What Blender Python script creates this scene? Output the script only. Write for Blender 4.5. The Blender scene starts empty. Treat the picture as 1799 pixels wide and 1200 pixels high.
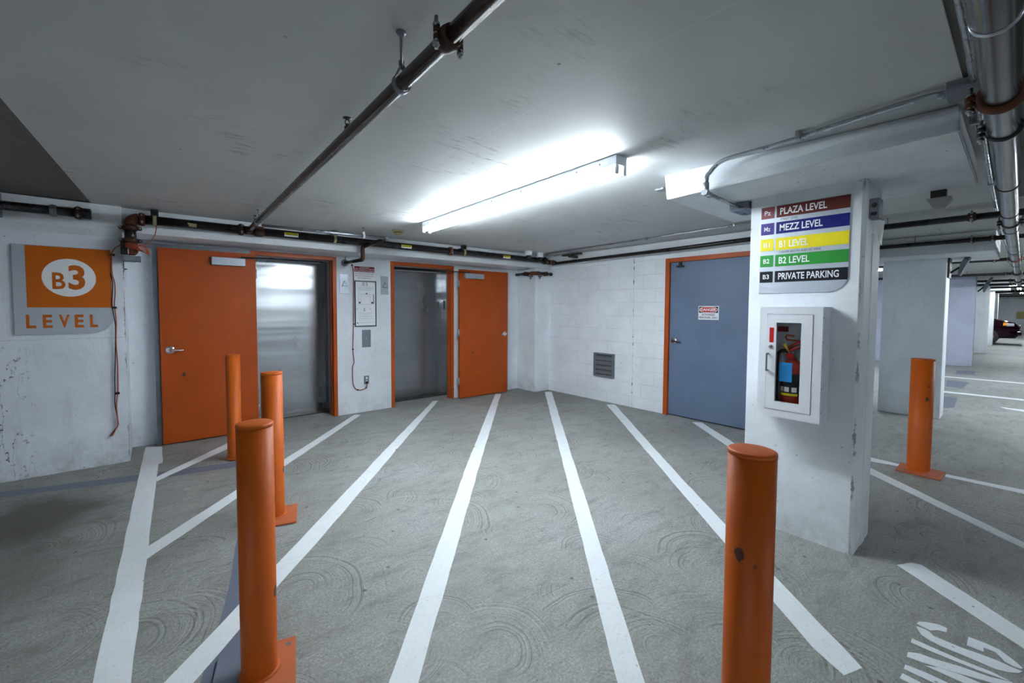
import bpy, bmesh, math, random
from mathutils import Vector, Matrix
C = bpy.context.scene.collection
R = math.radians
random.seed(7)

# ------------------------------------------------------------ camera
cam_d = bpy.data.cameras.new('camera'); cam = bpy.data.objects.new('camera', cam_d); C.objects.link(cam)
bpy.context.scene.camera = cam
yaw, pit, rol = R(51.4013), R(-2.4876), R(0.1793)
Fv = Vector((math.cos(yaw)*math.cos(pit), math.sin(yaw)*math.cos(pit), math.sin(pit)))
Rv = Vector((math.sin(yaw), -math.cos(yaw), 0)); Uv = Rv.cross(Fv)
R2 = Rv*math.cos(rol) + Uv*math.sin(rol); U2 = -Rv*math.sin(rol) + Uv*math.cos(rol)
m = Matrix((R2, U2, -Fv)).transposed().to_4x4(); m.translation = Vector((0, 0, 1.47))
cam.matrix_world = m
cam_d.sensor_width = 36; cam_d.lens = 744.37/1799*36
cam_d.shift_x = 32.93/1799; cam_d.shift_y = -25.46/1799
cam_d.clip_start = 0.02; cam_d.clip_end = 200

# ------------------------------------------------------------ world / exposure
w = bpy.data.worlds.new('world'); bpy.context.scene.world = w; w.use_nodes = True
w.node_tree.nodes['Background'].inputs[0].default_value = (0.02, 0.022, 0.025, 1)
w.node_tree.nodes['Background'].inputs[1].default_value = 1.0
vs = bpy.context.scene.view_settings
vs.view_transform = 'Standard'; vs.look = 'None'; vs.gamma = 1; vs.use_curve_mapping = False
vs.exposure = 2.05
TUBE = 34.0          # emission of the fluorescent tubes
LAMPC = (0.86, 0.95, 1.0)

# ------------------------------------------------------------ materials
def lin(c):
    return tuple(((x/255)/12.92 if x/255 <= .04045 else ((x/255+.055)/1.055)**2.4) for x in c)

class N:
    """small node helper"""
    def __init__(s, name, color=(.5, .5, .5), rough=.5, metal=0.0, spec=None):
        s.m = bpy.data.materials.new(name); s.m.use_nodes = True
        s.t = s.m.node_tree; s.b = s.t.nodes['Principled BSDF']
        s.b.inputs['Base Color'].default_value = (*color, 1)
        s.b.inputs['Roughness'].default_value = rough
        s.b.inputs['Metallic'].default_value = metal
        if spec is not None: s.b.inputs['Specular IOR Level'].default_value = spec
        s.g = s.t.nodes.new('ShaderNodeNewGeometry')
        s.pos = s.g.outputs['Position']
    def node(s, t, **k):
        n = s.t.nodes.new(t)
        for a, v in k.items(): setattr(n, a, v)
        return n
    def ln(s, a, b): s.t.links.new(a, b)
    def map(s, scale=(1, 1, 1), loc=(0, 0, 0), rot=(0, 0, 0), src=None):
        n = s.node('ShaderNodeMapping'); n.inputs['Scale'].default_value = scale
        n.inputs['Location'].default_value = loc; n.inputs['Rotation'].default_value = rot
        s.ln(src or s.pos, n.inputs['Vector']); return n.outputs[0]
    def noise(s, scale, detail=4, rough=.6, vec=None, dist=0):
        n = s.node('ShaderNodeTexNoise'); n.inputs['Scale'].default_value = scale
        n.inputs['Detail'].default_value = detail; n.inputs['Roughness'].default_value = rough
        n.inputs['Distortion'].default_value = dist
        s.ln(vec or s.pos, n.inputs['Vector']); return n.outputs['Fac']
    def voro(s, scale, vec=None, feat='F1', rnd=1.0, dim='3D'):
        n = s.node('ShaderNodeTexVoronoi', feature=feat, voronoi_dimensions=dim); n.inputs['Scale'].default_value = scale
        n.inputs['Randomness'].default_value = rnd
        s.ln(vec or s.pos, n.inputs['Vector']); return n
    def ramp(s, fac, a, b, ca=0.0, cb=1.0, smooth=False):
        n = s.node('ShaderNodeMapRange'); n.inputs[1].default_value = a; n.inputs[2].default_value = b
        n.inputs[3].default_value = ca; n.inputs[4].default_value = cb; n.clamp = True
        if smooth: n.interpolation_type = 'SMOOTHSTEP'
        s.ln(fac, n.inputs[0]); return n.outputs[0]
    def math(s, op, a, b=None, c=None):
        n = s.node('ShaderNodeMath', operation=op)
        for i, v in enumerate((a, b, c)):
            if v is None: continue
            if isinstance(v, (int, float)): n.inputs[i].default_value = v
            else: s.ln(v, n.inputs[i])
        return n.outputs[0]
    def mix(s, fac, a, b, mode='MIX'):
        n = s.node('ShaderNodeMix', data_type='RGBA', blend_type=mode)
        for i, v in ((0, fac), (6, a), (7, b)):
            if isinstance(v, (int, float)): n.inputs[i].default_value = v
            elif isinstance(v, tuple): n.inputs[i].default_value = (*v, 1)
            else: s.ln(v, n.inputs[i])
        return n.outputs[2]
    def col(s, o): s.ln(o, s.b.inputs['Base Color'])
    def rgh(s, o): s.ln(o, s.b.inputs['Roughness'])
    def bump(s, h, strength=.3, dist=.01):
        n = s.node('ShaderNodeBump'); n.inputs['Strength'].default_value = strength; n.inputs['Distance'].default_value = dist
        s.ln(h, n.inputs['Height']); s.ln(n.outputs[0], s.b.inputs['Normal']); return n

def sep(n):
    s = n.node('ShaderNodeSeparateXYZ'); n.ln(n.pos, s.inputs[0]); return s.outputs

def swirl(n):
    """trowel arcs in the concrete: thin irregular rings on one side of scattered centres; -1..1, already masked"""
    out = None
    wn = n.node('ShaderNodeTexNoise'); wn.inputs['Scale'].default_value = 2.5; wn.inputs['Detail'].default_value = 2
    n.ln(n.pos, wn.inputs['Vector'])
    for k, (loc, sc, rot, dr) in enumerate((((0, 0, 0), 1.0, 0, (.85, .5)), ((3.7, 1.9, 0), 1.35, .6, (.9, -.1)), ((8.1, 5.3, 0), 1.9, 1.3, (.2, .9)))):
        warp = n.node('ShaderNodeVectorMath', operation='MULTIPLY_ADD')
        n.ln(wn.outputs['Color'], warp.inputs[0]); warp.inputs[1].default_value = (.10, .10, 0); n.ln(n.pos, warp.inputs[2])
        src = n.map(loc=loc, rot=(0, 0, rot), src=warp.outputs[0], scale=(1, 1, 0))
        v = n.voro(sc, src, dim='2D')
        d = v.outputs['Distance']
        rel = n.node('ShaderNodeVectorMath', operation='SUBTRACT'); n.ln(src, rel.inputs[0]); n.ln(v.outputs['Position'], rel.inputs[1])
        nr = n.node('ShaderNodeVectorMath', operation='NORMALIZE'); n.ln(rel.outputs[0], nr.inputs[0])
        dt = n.node('ShaderNodeVectorMath', operation='DOT_PRODUCT'); n.ln(nr.outputs[0], dt.inputs[0])
        c, s_ = math.cos(rot), math.sin(rot); dt.inputs[1].default_value = (dr[0]*c-dr[1]*s_, dr[0]*s_+dr[1]*c, 0)
        side = n.ramp(dt.outputs['Value'], -.3, .3)
        rc = n.node('ShaderNodeSeparateColor'); n.ln(v.outputs['Color'], rc.inputs[0])
        w1 = n.node('ShaderNodeTexNoise', noise_dimensions='1D'); w1.inputs['Scale'].default_value = 1; w1.inputs['Detail'].default_value = 3; w1.inputs['Roughness'].default_value = .75
        n.ln(n.math('ADD', n.math('MULTIPLY', d, 50.0/sc*1.3), n.math('MULTIPLY', rc.outputs[0], 90.0)), w1.inputs['W'])
        sg = n.math('MULTIPLY', n.math('SUBTRACT', w1.outputs['Fac'], .5), 3.6)
        mask = n.ramp(n.noise(2.0, 2, .5, n.map(loc=(k*9, 4, 0))), .38, .54)
        fade = n.math('MULTIPLY', n.ramp(d, .05, .14), n.ramp(d, .55, .34))
        sg = n.math('MULTIPLY', n.math('MULTIPLY', sg, mask), n.math('MULTIPLY', fade, side))
        out = sg if out is None else n.math('ADD', out, sg)
    return out

def specks(n, scale, lo, hi, seed=0, thr=.55, dens=2.0):
    """sparse dark flecks: 1 inside a fleck"""
    v = n.voro(scale, n.map(loc=(seed, seed*.37, seed*.7)))
    d = n.ramp(v.outputs['Distance'], lo, hi, 1, 0)
    r = n.node('ShaderNodeSeparateColor'); n.ln(v.outputs['Color'], r.inputs[0])
    return n.math('MULTIPLY', d, n.math('GREATER_THAN', r.outputs[0], thr))

def concrete_floor():
    n = N('concrete_floor', rough=.62)
    big = n.noise(.9, 5, .62); mid = n.noise(6, 6, .7); fine = n.noise(90, 3, .7)
    streak = n.noise(4, 5, .7, n.map(scale=(1, 6, 1), rot=(0, 0, R(38))))
    base = n.mix(n.ramp(big, .3, .7), (.23, .23, .21), (.42, .43, .42))
    base = n.mix(n.math('MULTIPLY', n.ramp(streak, .5, .72), .4), base, (.17, .17, .155))
    base = n.mix(n.ramp(mid, .35, .7, 0, .55), base, (.46, .47, .46))
    scr = n.noise(30, 5, .8, n.map(scale=(1, 5, 1), rot=(0, 0, R(25))))
    base = n.mix(n.ramp(scr, .5, .72, 0, .5), base, (.11, .11, .10))
    base = n.mix(n.ramp(scr, .46, .3, 0, .4), base, (.48, .49, .48))
    base = n.mix(n.ramp(fine, .42, .62, .45, 0), base, (.09, .09, .09))
    g2 = n.noise(30, 7, .85)
    gm = n.ramp(n.noise(2.6, 4, .7, n.map(loc=(3, 8, 0), scale=(1, 2.2, 1), rot=(0, 0, R(30)))), .38, .62, .15, 1)
    base = n.mix(n.math('MULTIPLY', n.ramp(g2, .46, .32, 0, .55), gm), base, (.10, .10, .10)); base = n.mix(n.ramp(g2, .62, .74, 0, .3), base, (.5, .51, .5))
    dk = n.noise(3.4, 6, .78, n.map(loc=(7, 2, 0), scale=(1, 2.4, 1), rot=(0, 0, R(24))))
    base = n.mix(n.ramp(dk, .50, .68, 0, .62), base, (.12, .12, .11))
    sw = swirl(n)
    base = n.mix(n.ramp(sw, .08, .7, 0, .75), base, (.085, .085, .08))
    base = n.mix(n.ramp(sw, -.15, -.9, 0, .4), base, (.46, .47, .45))
    x = sep(n)
    # oil stain in front of the left wall, beyond the long stripe
    def blob(cx, cy, rx, ry, sc, a0=.5, a1=1.25):
        dx = n.math('DIVIDE', n.math('SUBTRACT', x[0], cx), rx); dy = n.math('DIVIDE', n.math('SUBTRACT', x[1], cy), ry)
        d = n.math('SQRT', n.math('ADD', n.math('MULTIPLY', dx, dx), n.math('MULTIPLY', dy, dy)))
        d = n.math('ADD', d, n.math('MULTIPLY', n.math('SUBTRACT', n.noise(sc, 5, .7), .5), 1.6))
        return n.ramp(d, a0, a1, 1, 0)
    base = n.mix(n.math('MULTIPLY', blob(-.66, 4.25, .40, .5, 3.0), .85), base, (.055, .045, .035))
    base = n.mix(n.math('MULTIPLY', blob(-.75, 3.4, .35, .6, 4.0), .5), base, (.07, .06, .05))
    base = n.mix(n.math('MULTIPLY', blob(.0, 4.08, .2, .22, 2.0, .85, 1.0), .5), base, (.19, .20, .22))
    base = n.mix(n.math('MULTIPLY', blob(5.3, 4.9, .9, .7, 2.5), .4), base, (.10, .10, .09))
    sp = specks(n, 8, .05, .12, 0, .5)
    base = n.mix(n.math('MULTIPLY', sp, .75), base, (.035, .035, .038))
    sp2 = specks(n, 26, .08, .16, 5, .7)
    base = n.mix(n.math('MULTIPLY', sp2, .55), base, (.06, .06, .06))
    n.col(base)
    n.rgh(n.ramp(mid, .3, .7, .5, .72))
    h = n.math('ADD', n.math('MULTIPLY', sw, .5), n.math('MULTIPLY', fine, .6))
    n.bump(h, .3, .002)
    return n.m

def floor_paint(name, color, wear=.35):
    n = N(name, rough=.6)
    sw = swirl(n); fine = n.noise(70, 4, .7); mid = n.noise(7, 5, .7)
    base = n.mix(n.ramp(mid, .4, .75, 0, .25), color, tuple(c*.75 for c in color))
    base = n.mix(n.ramp(sw, .3, 1.1, 0, wear), base, (.25, .26, .26))
    base = n.mix(n.ramp(fine, .57, .72, 0, wear*1.2), base, (.28, .29, .29))
    base = n.mix(n.math('MULTIPLY', specks(n, 13, .05, .1, 3, .72), .8), base, (.06, .06, .06))
    n.col(base); n.bump(n.math('ADD', n.math('MULTIPLY', sw, .4), fine), .25, .003)
    return n.m

def painted_wall(name, color, dirt=.25, speck=.7, cracks=False, bscale=14, rough=.55):
    n = N(name, rough=rough)
    big = n.noise(1.6, 5, .65); mid = n.noise(11, 5, .7)
    c2 = tuple(c*.82 for c in color)
    base = n.mix(n.ramp(big, .35, .7), color, c2)
    base = n.mix(n.ramp(mid, .6, .8, 0, dirt), base, tuple(c*.5 for c in color))
    v = n.noise(2.2, 6, .75, n.map(scale=(3.5, 3.5, .5)))
    base = n.mix(n.ramp(v, .56, .75, 0, dirt), base, (.30, .29, .27))
    x = sep(n)
    low = n.ramp(x[2], .0, .35, 1, 0)
    g = n.noise(5, 6, .75)
    base = n.mix(n.math('MULTIPLY', n.math('MULTIPLY', low, n.ramp(g, .42, .65)), dirt*1.8), base, (.2, .19, .17))
    if speck:
        base = n.mix(n.math('MULTIPLY', specks(n, 6, .025, .06, 2, .72), speck), base, (.05, .05, .055))
        clus = n.ramp(n.noise(2.6, 2, .5, n.map(loc=(1, 2, 3))), .5, .6)
        base = n.mix(n.math('MULTIPLY', n.math('MULTIPLY', specks(n, 21, .05, .15, 8, .55), clus), speck), base, (.06, .06, .07))
    if cracks:
        cn = n.noise(3.2, 4, .6, n.map(scale=(1.6, 1.6, .45), loc=(5.2, 0, 1.1)))
        ed = n.math('ABSOLUTE', n.math('SUBTRACT', cn, .5))
        zone = n.math('MULTIPLY', n.ramp(x[0], -.80, -.95), n.ramp(x[2], 1.3, 1.0))
        br = n.ramp(n.noise(40, 3, .8), .45, .6)
        base = n.mix(n.math('MULTIPLY', n.math('MULTIPLY', n.ramp(ed, .012, .004), zone), br), base, (.05, .045, .04))
        hl = n.math('MULTIPLY', n.ramp(n.math('ABSOLUTE', n.math('SUBTRACT', x[2], 1.19)), .004, .001), .35)
        base = n.mix(hl, base, (.3, .31, .32))
    if name in ('painted_pillar', 'painted_concrete'):      # spalled paint along the exposed corner
        cx_, cy_ = ((3.225, .60) if name == 'painted_pillar' else (-.22, 5.29))
        dx = n.math('ABSOLUTE', n.math('SUBTRACT', x[0], cx_)); dyy = n.math('ABSOLUTE', n.math('SUBTRACT', x[1], cy_))
        dd_ = n.math('MAXIMUM', dx, dyy)
        ed = n.math('ADD', dd_, n.math('MULTIPLY', n.noise(22, 5, .8), .045))
        brk = n.ramp(n.noise(3.5, 3, .6, n.map(loc=(2, 3, 9))), .48, .58)
        base = n.mix(n.math('MULTIPLY', n.math('MULTIPLY', n.ramp(ed, .031, .027), brk), .8), base, (.16, .16, .16))
    n.col(base)
    n.bump(n.math('ADD', n.noise(bscale, 4, .6), n.math('MULTIPLY', n.noise(70, 2), .3)), .25, .012)
    return n.m

def block_wall():
    n = N('painted_block', rough=.55)
    x = sep(n)
    cmb = n.node('ShaderNodeCombineXYZ'); n.ln(x[1], cmb.inputs[0]); n.ln(x[2], cmb.inputs[1])
    br = n.node('ShaderNodeTexBrick'); n.ln(n.map(loc=(.13, .035, 0), src=cmb.outputs[0]), br.inputs['Vector'])
    br.inputs['Scale'].default_value = 1.0; br.inputs['Brick Width'].default_value = .40; br.inputs['Row Height'].default_value = .20
    br.inputs['Mortar Size'].default_value = .004; br.inputs['Mortar Smooth'].default_value = .6
    br.inputs['Color1'].default_value = (1, 1, 1, 1); br.inputs['Color2'].default_value = (.93, .93, .93, 1); br.inputs['Mortar'].default_value = (.0, .0, .0, 1)
    big = n.noise(2.4, 5, .65)
    base = n.mix(n.ramp(big, .35, .75), (.84, .885, .93), (.72, .76, .81))
    mort = n.math('MULTIPLY', br.outputs['Fac'], n.ramp(n.noise(3, 3), .35, .6, .15, .5))
    base = n.mix(mort, base, (.40, .41, .42))
    # dark chips along one vertical control joint
    d = n.math('ABSOLUTE', n.math('SUBTRACT', x[1], 3.62))
    jt = n.ramp(d, .0, .006, 1, 0)
    base = n.mix(n.math('MULTIPLY', jt, .35), base, (.25, .26, .27))
    ch = n.math('MULTIPLY', n.ramp(d, .004, .012, 1, 0), n.ramp(n.noise(9, 4, .8, n.map(loc=(0, 0, 3.3))), .56, .6))
    base = n.mix(n.math('MULTIPLY', ch, .9), base, (.04, .04, .045))
    base = n.mix(n.math('MULTIPLY', specks(n, 7, .03, .06, 4, .85), .6), base, (.07, .07, .08))
    sm = n.noise(7, 5, .75, n.map(scale=(1, 1, 2)))
    base = n.mix(n.ramp(sm, .6, .78, 0, .28), base, (.35, .36, .37))
    n.col(base)
    h = n.math('SUBTRACT', n.math('MULTIPLY', n.noise(22, 4), .35), n.math('MULTIPLY', br.outputs['Fac'], 1.0))
    n.bump(h, .4, .008)
    return n.m

def ceiling_paint(name, color):
    n = N(name, rough=.6)
    big = n.noise(1.1, 5, .6)
    base = n.mix(n.ramp(big, .3, .75), color, tuple(c*.88 for c in color))
    # scuffed streaks
    st = n.noise(16, 5, .8, n.map(scale=(.35, 2.2, 1), rot=(0, 0, R(-20))))
    patch = n.ramp(n.noise(1.5, 2, .5, n.map(loc=(2.2, 5.1, 0))), .56, .66)
    base = n.mix(n.math('MULTIPLY', n.math('MULTIPLY', n.ramp(st, .54, .64), patch), .75), base, (.16, .15, .14))
    base = n.mix(n.math('MULTIPLY', specks(n, 4.5, .015, .045, 6, .45), .85), base, (.05, .05, .05))
    x = sep(n)
    for ax, at in ((0, 1.40), (1, 2.5), (1, 4.0)):       # form-panel seams
        d = n.math('ABSOLUTE', n.math('SUBTRACT', x[ax], at))
        base = n.mix(n.ramp(d, .001, .005, .5, 0), base, tuple(min(1, c*1.18) for c in color))
    n.col(base); n.bump(n.noise(9, 4, .6, n.map(scale=(1, 3, 1))), .12, .01)
    return n.m

def chipped(name, color, chip=(.05, .04, .035), amount=.62, rough=.42, under=None):
    n = N(name, rough=rough, spec=.3)
    tc = n.node('ShaderNodeTexCoord').outputs['Object']
    ns = n.noise(3, 4, .6, tc)
    base = n.mix(n.ramp(ns, .3, .7), color, tuple(c*.84 for c in color))
    v = n.voro(12, n.map(scale=(1.3, 1.3, .8), src=tc))
    r = n.node('ShaderNodeSeparateColor'); n.ln(v.outputs['Color'], r.inputs[0])
    d = n.math('ADD', v.outputs['Distance'], n.math('MULTIPLY', n.noise(45, 3, .7, tc), .22))
    s = n.math('MULTIPLY', n.ramp(d, .32, .36, 1, 0), n.math('GREATER_THAN', r.outputs[0], amount))
    base = n.mix(n.math('MULTIPLY', s, .9), base, chip)
    sc = n.noise(10, 6, .8, n.map(scale=(4, 4, .7), src=tc))
    base = n.mix(n.ramp(sc, .63, .69, 0, .55), base, under or tuple(c*.45 for c in color))
    w_ = n.noise(5, 6, .8, n.map(loc=(4, 1, 7), src=tc))
    base = n.mix(n.ramp(w_, .70, .76, 0, .5), base, (.62, .40, .30))
    n.col(base); n.bump(n.noise(60, 3, .6, tc), .12, .003)
    return n.m

def metal(name, color, rough=.35, metallic=1.0, streak=None, dirt=.3):
    n = N(name, color, rough, metallic)
    tc = n.node('ShaderNodeTexCoord').outputs['Object']
    a = n.noise(6, 5, .7, n.map(scale=streak or (1, 1, 1), src=tc))
    n.col(n.mix(n.ramp(a, .45, .7, 0, dirt), color, tuple(c*.45 for c in color)))
    n.rgh(n.ramp(a, .3, .7, rough*.75, min(1, rough*1.4)))
    return n.m

def plain(name, color, rough=.5, metal=0.0, var=.08):
    n = N(name, color, rough, metal, .3)
    tc = n.node('ShaderNodeTexCoord').outputs['Object']
    a = n.noise(8, 4, .6, tc)
    n.col(n.mix(n.ramp(a, .35, .7, 0, 1), color, tuple(c*(1-var) for c in color)))
    return n.m

def steel_door():
    n = N('brushed_stainless', (.4, .42, .44), .25, .8)
    a = n.noise(2.2, 3, .5, n.map(scale=(1, 1, .6)))
    n.col(n.mix(n.ramp(a, .0, 1.0), (.44, .46, .48), (.30, .315, .335)))
    n.rgh(n.ramp(a, .0, 1.0, .20, .32))
    wv = n.noise(1.0, 1, .4, n.map(scale=(.25, .25, 6.5)))
    fine = n.noise(40, 2, .6, n.map(scale=(1.2, 1.2, .02)))
    n.bump(n.math('ADD', wv, n.math('MULTIPLY', fine, .012)), .26, .03)
    return n.m

def emit(name, color, strength):
    n = N(name, color)
    n.b.inputs['Emission Color'].default_value = (*color, 1); n.b.inputs['Emission Strength'].default_value = strength
    return n.m

ORANGE = (.55, .115, .012)
M = dict(
    floor=concrete_floor(),
    white_line=floor_paint('white_floor_paint', (.80, .84, .87), .3),
    grey_line=floor_paint('blue_grey_floor_paint', (.13, .15, .21), .2),
    wall=painted_wall('painted_concrete', (.80, .855, .93), .3, .9, True),
    wall_smooth=painted_wall('smooth_painted_wall', (.80, .85, .91), .18, .5),
    beam=painted_wall('painted_beam', (.76, .80, .84), .22, .4),
    pillar=painted_wall('painted_pillar', (.84, .89, .94), .2, .55, bscale=9),
    block=block_wall(),
    bluewall=painted_wall('bluish_painted_wall', (.50, .54, .70), .15, .3),
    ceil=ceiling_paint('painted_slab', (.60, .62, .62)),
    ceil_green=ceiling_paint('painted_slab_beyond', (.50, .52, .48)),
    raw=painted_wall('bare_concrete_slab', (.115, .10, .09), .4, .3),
    orange=chipped('orange_door_paint', (.42, .068, .004), amount=.996, rough=.45),
    frame=chipped('orange_frame_paint', (.46, .08, .008), amount=.93, rough=.4),
    bollard=chipped('orange_bollard_paint', (.56, .105, .005), amount=.6, rough=.5),
    plate=chipped('orange_plate_paint', (.50, .13, .045), chip=(.13, .14, .15), amount=.3, rough=.65),
    greyplate=chipped('grey_plate_paint', (.16, .18, .23), amount=.8, rough=.6),
    bluedoor=chipped('blue_grey_door_paint', (.135, .185, .285), chip=(.2, .26, .34), amount=.99, rough=.42),
    steel=steel_door(),
    darkmetal=metal('dark_bronze', (.05, .045, .04), .4, .6),
    alu=metal('satin_aluminium', (.42, .46, .52), .42, .7, dirt=.2),
    chrome=metal('chrome', (.8, .8, .82), .15, 1.0, dirt=.1),
    galv=metal('galvanised_steel', (.42, .45, .49), .28, 1.0, dirt=.08),
    blackpipe=metal('black_steel_pipe', (.018, .017, .02), .28, .3, dirt=.2),
    brownpipe=metal('dark_brown_pipe', (.035, .022, .020), .22, .35, dirt=.3),
    rust=plain('rust_red_fitting', (.15, .045, .02), .55, .0, .5),
    rustdark=plain('dark_rusty_fitting', (.06, .028, .018), .55, 0, .5),
    duct=metal('stainless_pipe', (.11, .105, .115), .2, 1.0, (.3, 1, 1), dirt=.5),
    greybox=metal('grey_metal_box', (.22, .24, .28), .5, .6),
    silver=metal('silver_sign_panel', (.52, .57, .64), .42, .4, dirt=.12),
    orange_vinyl=plain('orange_vinyl', (.55, .12, .003), .5),
    white=plain('white_enamel', (.82, .85, .9), .35, 0, .05),
    fixture=plain('white_fixture_enamel', (.74, .78, .86), .35, 0, .1),
    whitev=plain('white_vinyl', (.85, .87, .9), .45, 0, .03),
    black=plain('black_plastic', (.012, .012, .014), .4),
    rubber=plain('black_rubber', (.03, .03, .034), .6),
    red=plain('red_vinyl', (.55, .015, .015), .45),
    darkred=plain('dark_red_print', (.22, .012, .02), .5),
    tube=emit('lit_fluorescent_tube', LAMPC, TUBE),
    tan=plain('dry_leaf_tan', (.35, .22, .10), .7),
    maroon=plain('maroon_vinyl', (.13, .022, .016), .5),
    pinkmaroon=plain('faded_maroon_vinyl', (.24, .06, .07), .5),
    navy=plain('navy_vinyl', (.004, .006, .17), .5),
    violet=plain('violet_vinyl', (.06, .035, .25), .5),
    yellow=plain('yellow_vinyl', (.85, .72, .015), .4),
    green=plain('green_vinyl', (.025, .30, .04), .5),
    blackv=plain('black_vinyl', (.003, .0035, .009), .5),
    ext_red=plain('extinguisher_red', (.35, .025, .015), .3),
    label_dark=plain('dark_label', (.03, .035, .045), .4),
    tag_blue=plain('blue_tag', (.03, .30, .75), .5),
    tag_yellow=plain('yellow_tag', (.85, .72, .03), .5),
    cream=plain('cream_plastic', (.50, .46, .24), .5),
    yellowpaint=plain('pale_yellow_paint', (.50, .47, .22), .6),
    orangewire=plain('orange_wire', (.42, .07, .02), .5),
    redwire=plain('red_wire', (.30, .03, .03), .5),
    bluegreyprint=plain('grey_print', (.28, .32, .40), .5),
    darkprint=plain('dark_print', (.04, .05, .08), .5),
    car=N('car_paint', (.012, .002, .008), .12, .3).m,
    glassdark=N('dark_glass', (.01, .01, .012), .05).m,
    amber=plain('amber_lens', (.9, .35, .02), .2),
    lens=plain('headlamp_lens', (.6, .62, .68), .1, .5),
)
g = N('cabinet_glass', (1, 1, 1), .02); g.b.inputs['Transmission Weight'].default_value = 1; g.b.inputs['IOR'].default_value = 1.1; M['glass'] = g.m
g = N('dark_dome', (.12, .13, .14), .05); g.b.inputs['Transmission Weight'].default_value = .8; M['dome'] = g.m
M['lampgrey'] = plain('grey_lamp_body', (.42, .42, .41), .5)
M['mirrorback'] = metal('dark_mirror_shell', (.10, .12, .15), .3, .4)

# ------------------------------------------------------------ geometry helpers (world coordinates)
def bx(bm, x0, x1, y0, y1, z0, z1, bev=0, mat=None):
    vs_ = [bm.verts.new(p) for p in ((x0, y0, z0), (x1, y0, z0), (x1, y1, z0), (x0, y1, z0), (x0, y0, z1), (x1, y0, z1), (x1, y1, z1), (x0, y1, z1))]
    fs = [bm.faces.new([vs_[i] for i in f]) for f in ((0, 3, 2, 1), (4, 5, 6, 7), (0, 1, 5, 4), (1, 2, 6, 5), (2, 3, 7, 6), (3, 0, 4, 7))]
    if bev:
        es = list({e for f in fs for e in f.edges})
        bmesh.ops.bevel(bm, geom=es, offset=bev, segments=2, affect='EDGES', profile=.5)
    if mat is not None:
        for v in vs_:
            if v.is_valid: v.co = mat @ v.co
    return bm
def hexa(bm, p):       # eight corners, bottom loop then top loop
    v = [bm.verts.new(q) for q in p]
    for f in ((0, 3, 2, 1), (4, 5, 6, 7), (0, 1, 5, 4), (1, 2, 6, 5), (2, 3, 7, 6), (3, 0, 4, 7)): bm.faces.new([v[i] for i in f])
    return bm
def frame_of(d):
    d = d.normalized(); a = Vector((0, 0, 1)) if abs(d.z) < .9 else Vector((1, 0, 0))
    u = d.cross(a).normalized(); return u, d.cross(u).normalized()
def tube(bm, pts, r, seg=14, caps=True, closed=False):
    pts = [Vector(p) for p in pts]; rs = r if isinstance(r, (list, tuple)) else [r]*len(pts)
    n = len(pts); rings = []; u = None
    for i, p in enumerate(pts):
        if closed: d = (pts[(i+1) % n]-pts[i-1])
        else: d = (pts[min(i+1, n-1)]-pts[max(i-1, 0)])
        if d.length < 1e-9: d = Vector((0, 0, 1))
        d.normalize()
        if u is None: u, _ = frame_of(d)
        u = (u-d*u.dot(d)); u = u.normalized() if u.length > 1e-6 else frame_of(d)[0]
        v = d.cross(u)
        rings.append([bm.verts.new(p+(u*math.cos(2*math.pi*k/seg)+v*math.sin(2*math.pi*k/seg))*rs[i]) for k in range(seg)])
    for i in range(n if closed else n-1):
        a, b = rings[i], rings[(i+1) % n]
        for k in range(seg):
            f = bm.faces.new((a[k], a[(k+1) % seg], b[(k+1) % seg], b[k])); f.smooth = True
    if caps and not closed:
        bm.faces.new(rings[0][::-1]); bm.faces.new(rings[-1])
    return bm
def lathe(bm, c, axis, prof, seg=28):
    """prof: (distance along axis, radius)"""
    c = Vector(c); ax = Vector(axis).normalized(); u, v = frame_of(ax); rings = []
    for h, r in prof:
        rings.append([bm.verts.new(c+ax*h+(u*math.cos(2*math.pi*k/seg)+v*math.sin(2*math.pi*k/seg))*max(r, 1e-5)) for k in range(seg)])
    for a, b in zip(rings, rings[1:]):
        for k in range(seg):
            f = bm.faces.new((a[k], a[(k+1) % seg], b[(k+1) % seg], b[k])); f.smooth = True
    bm.faces.new(rings[0][::-1]); bm.faces.new(rings[-1]); return bm
def prism(bm, poly, o, u, v, t):
    """poly 2D in plane o+u*a+v*b, extruded by vector t"""
    o, u, v, t = map(Vector, (o, u, v, t))
    a = [bm.verts.new(o+u*p[0]+v*p[1]) for p in poly]; b = [bm.verts.new(q.co+t) for q in a]
    f1 = bm.faces.new(a); f2 = bm.faces.new(b[::-1]); n = len(a)
    for i in range(n): bm.faces.new((a[i], b[i], b[(i+1) % n], a[(i+1) % n]))
    return bm
def smooth(pts, k=6):
    """Catmull-Rom through points"""
    P = [Vector(p) for p in pts]; out = []
    for i in range(len(P)-1):
        a = P[max(i-1, 0)]; b = P[i]; c = P[i+1]; d = P[min(i+2, len(P)-1)]
        for j in range(k):
            t = j/k; out.append(.5*((2*b)+(c-a)*t+(2*a-5*b+4*c-d)*t*t+(3*b-a-3*c+d)*t**3))
    out.append(P[-1]); return out
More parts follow.
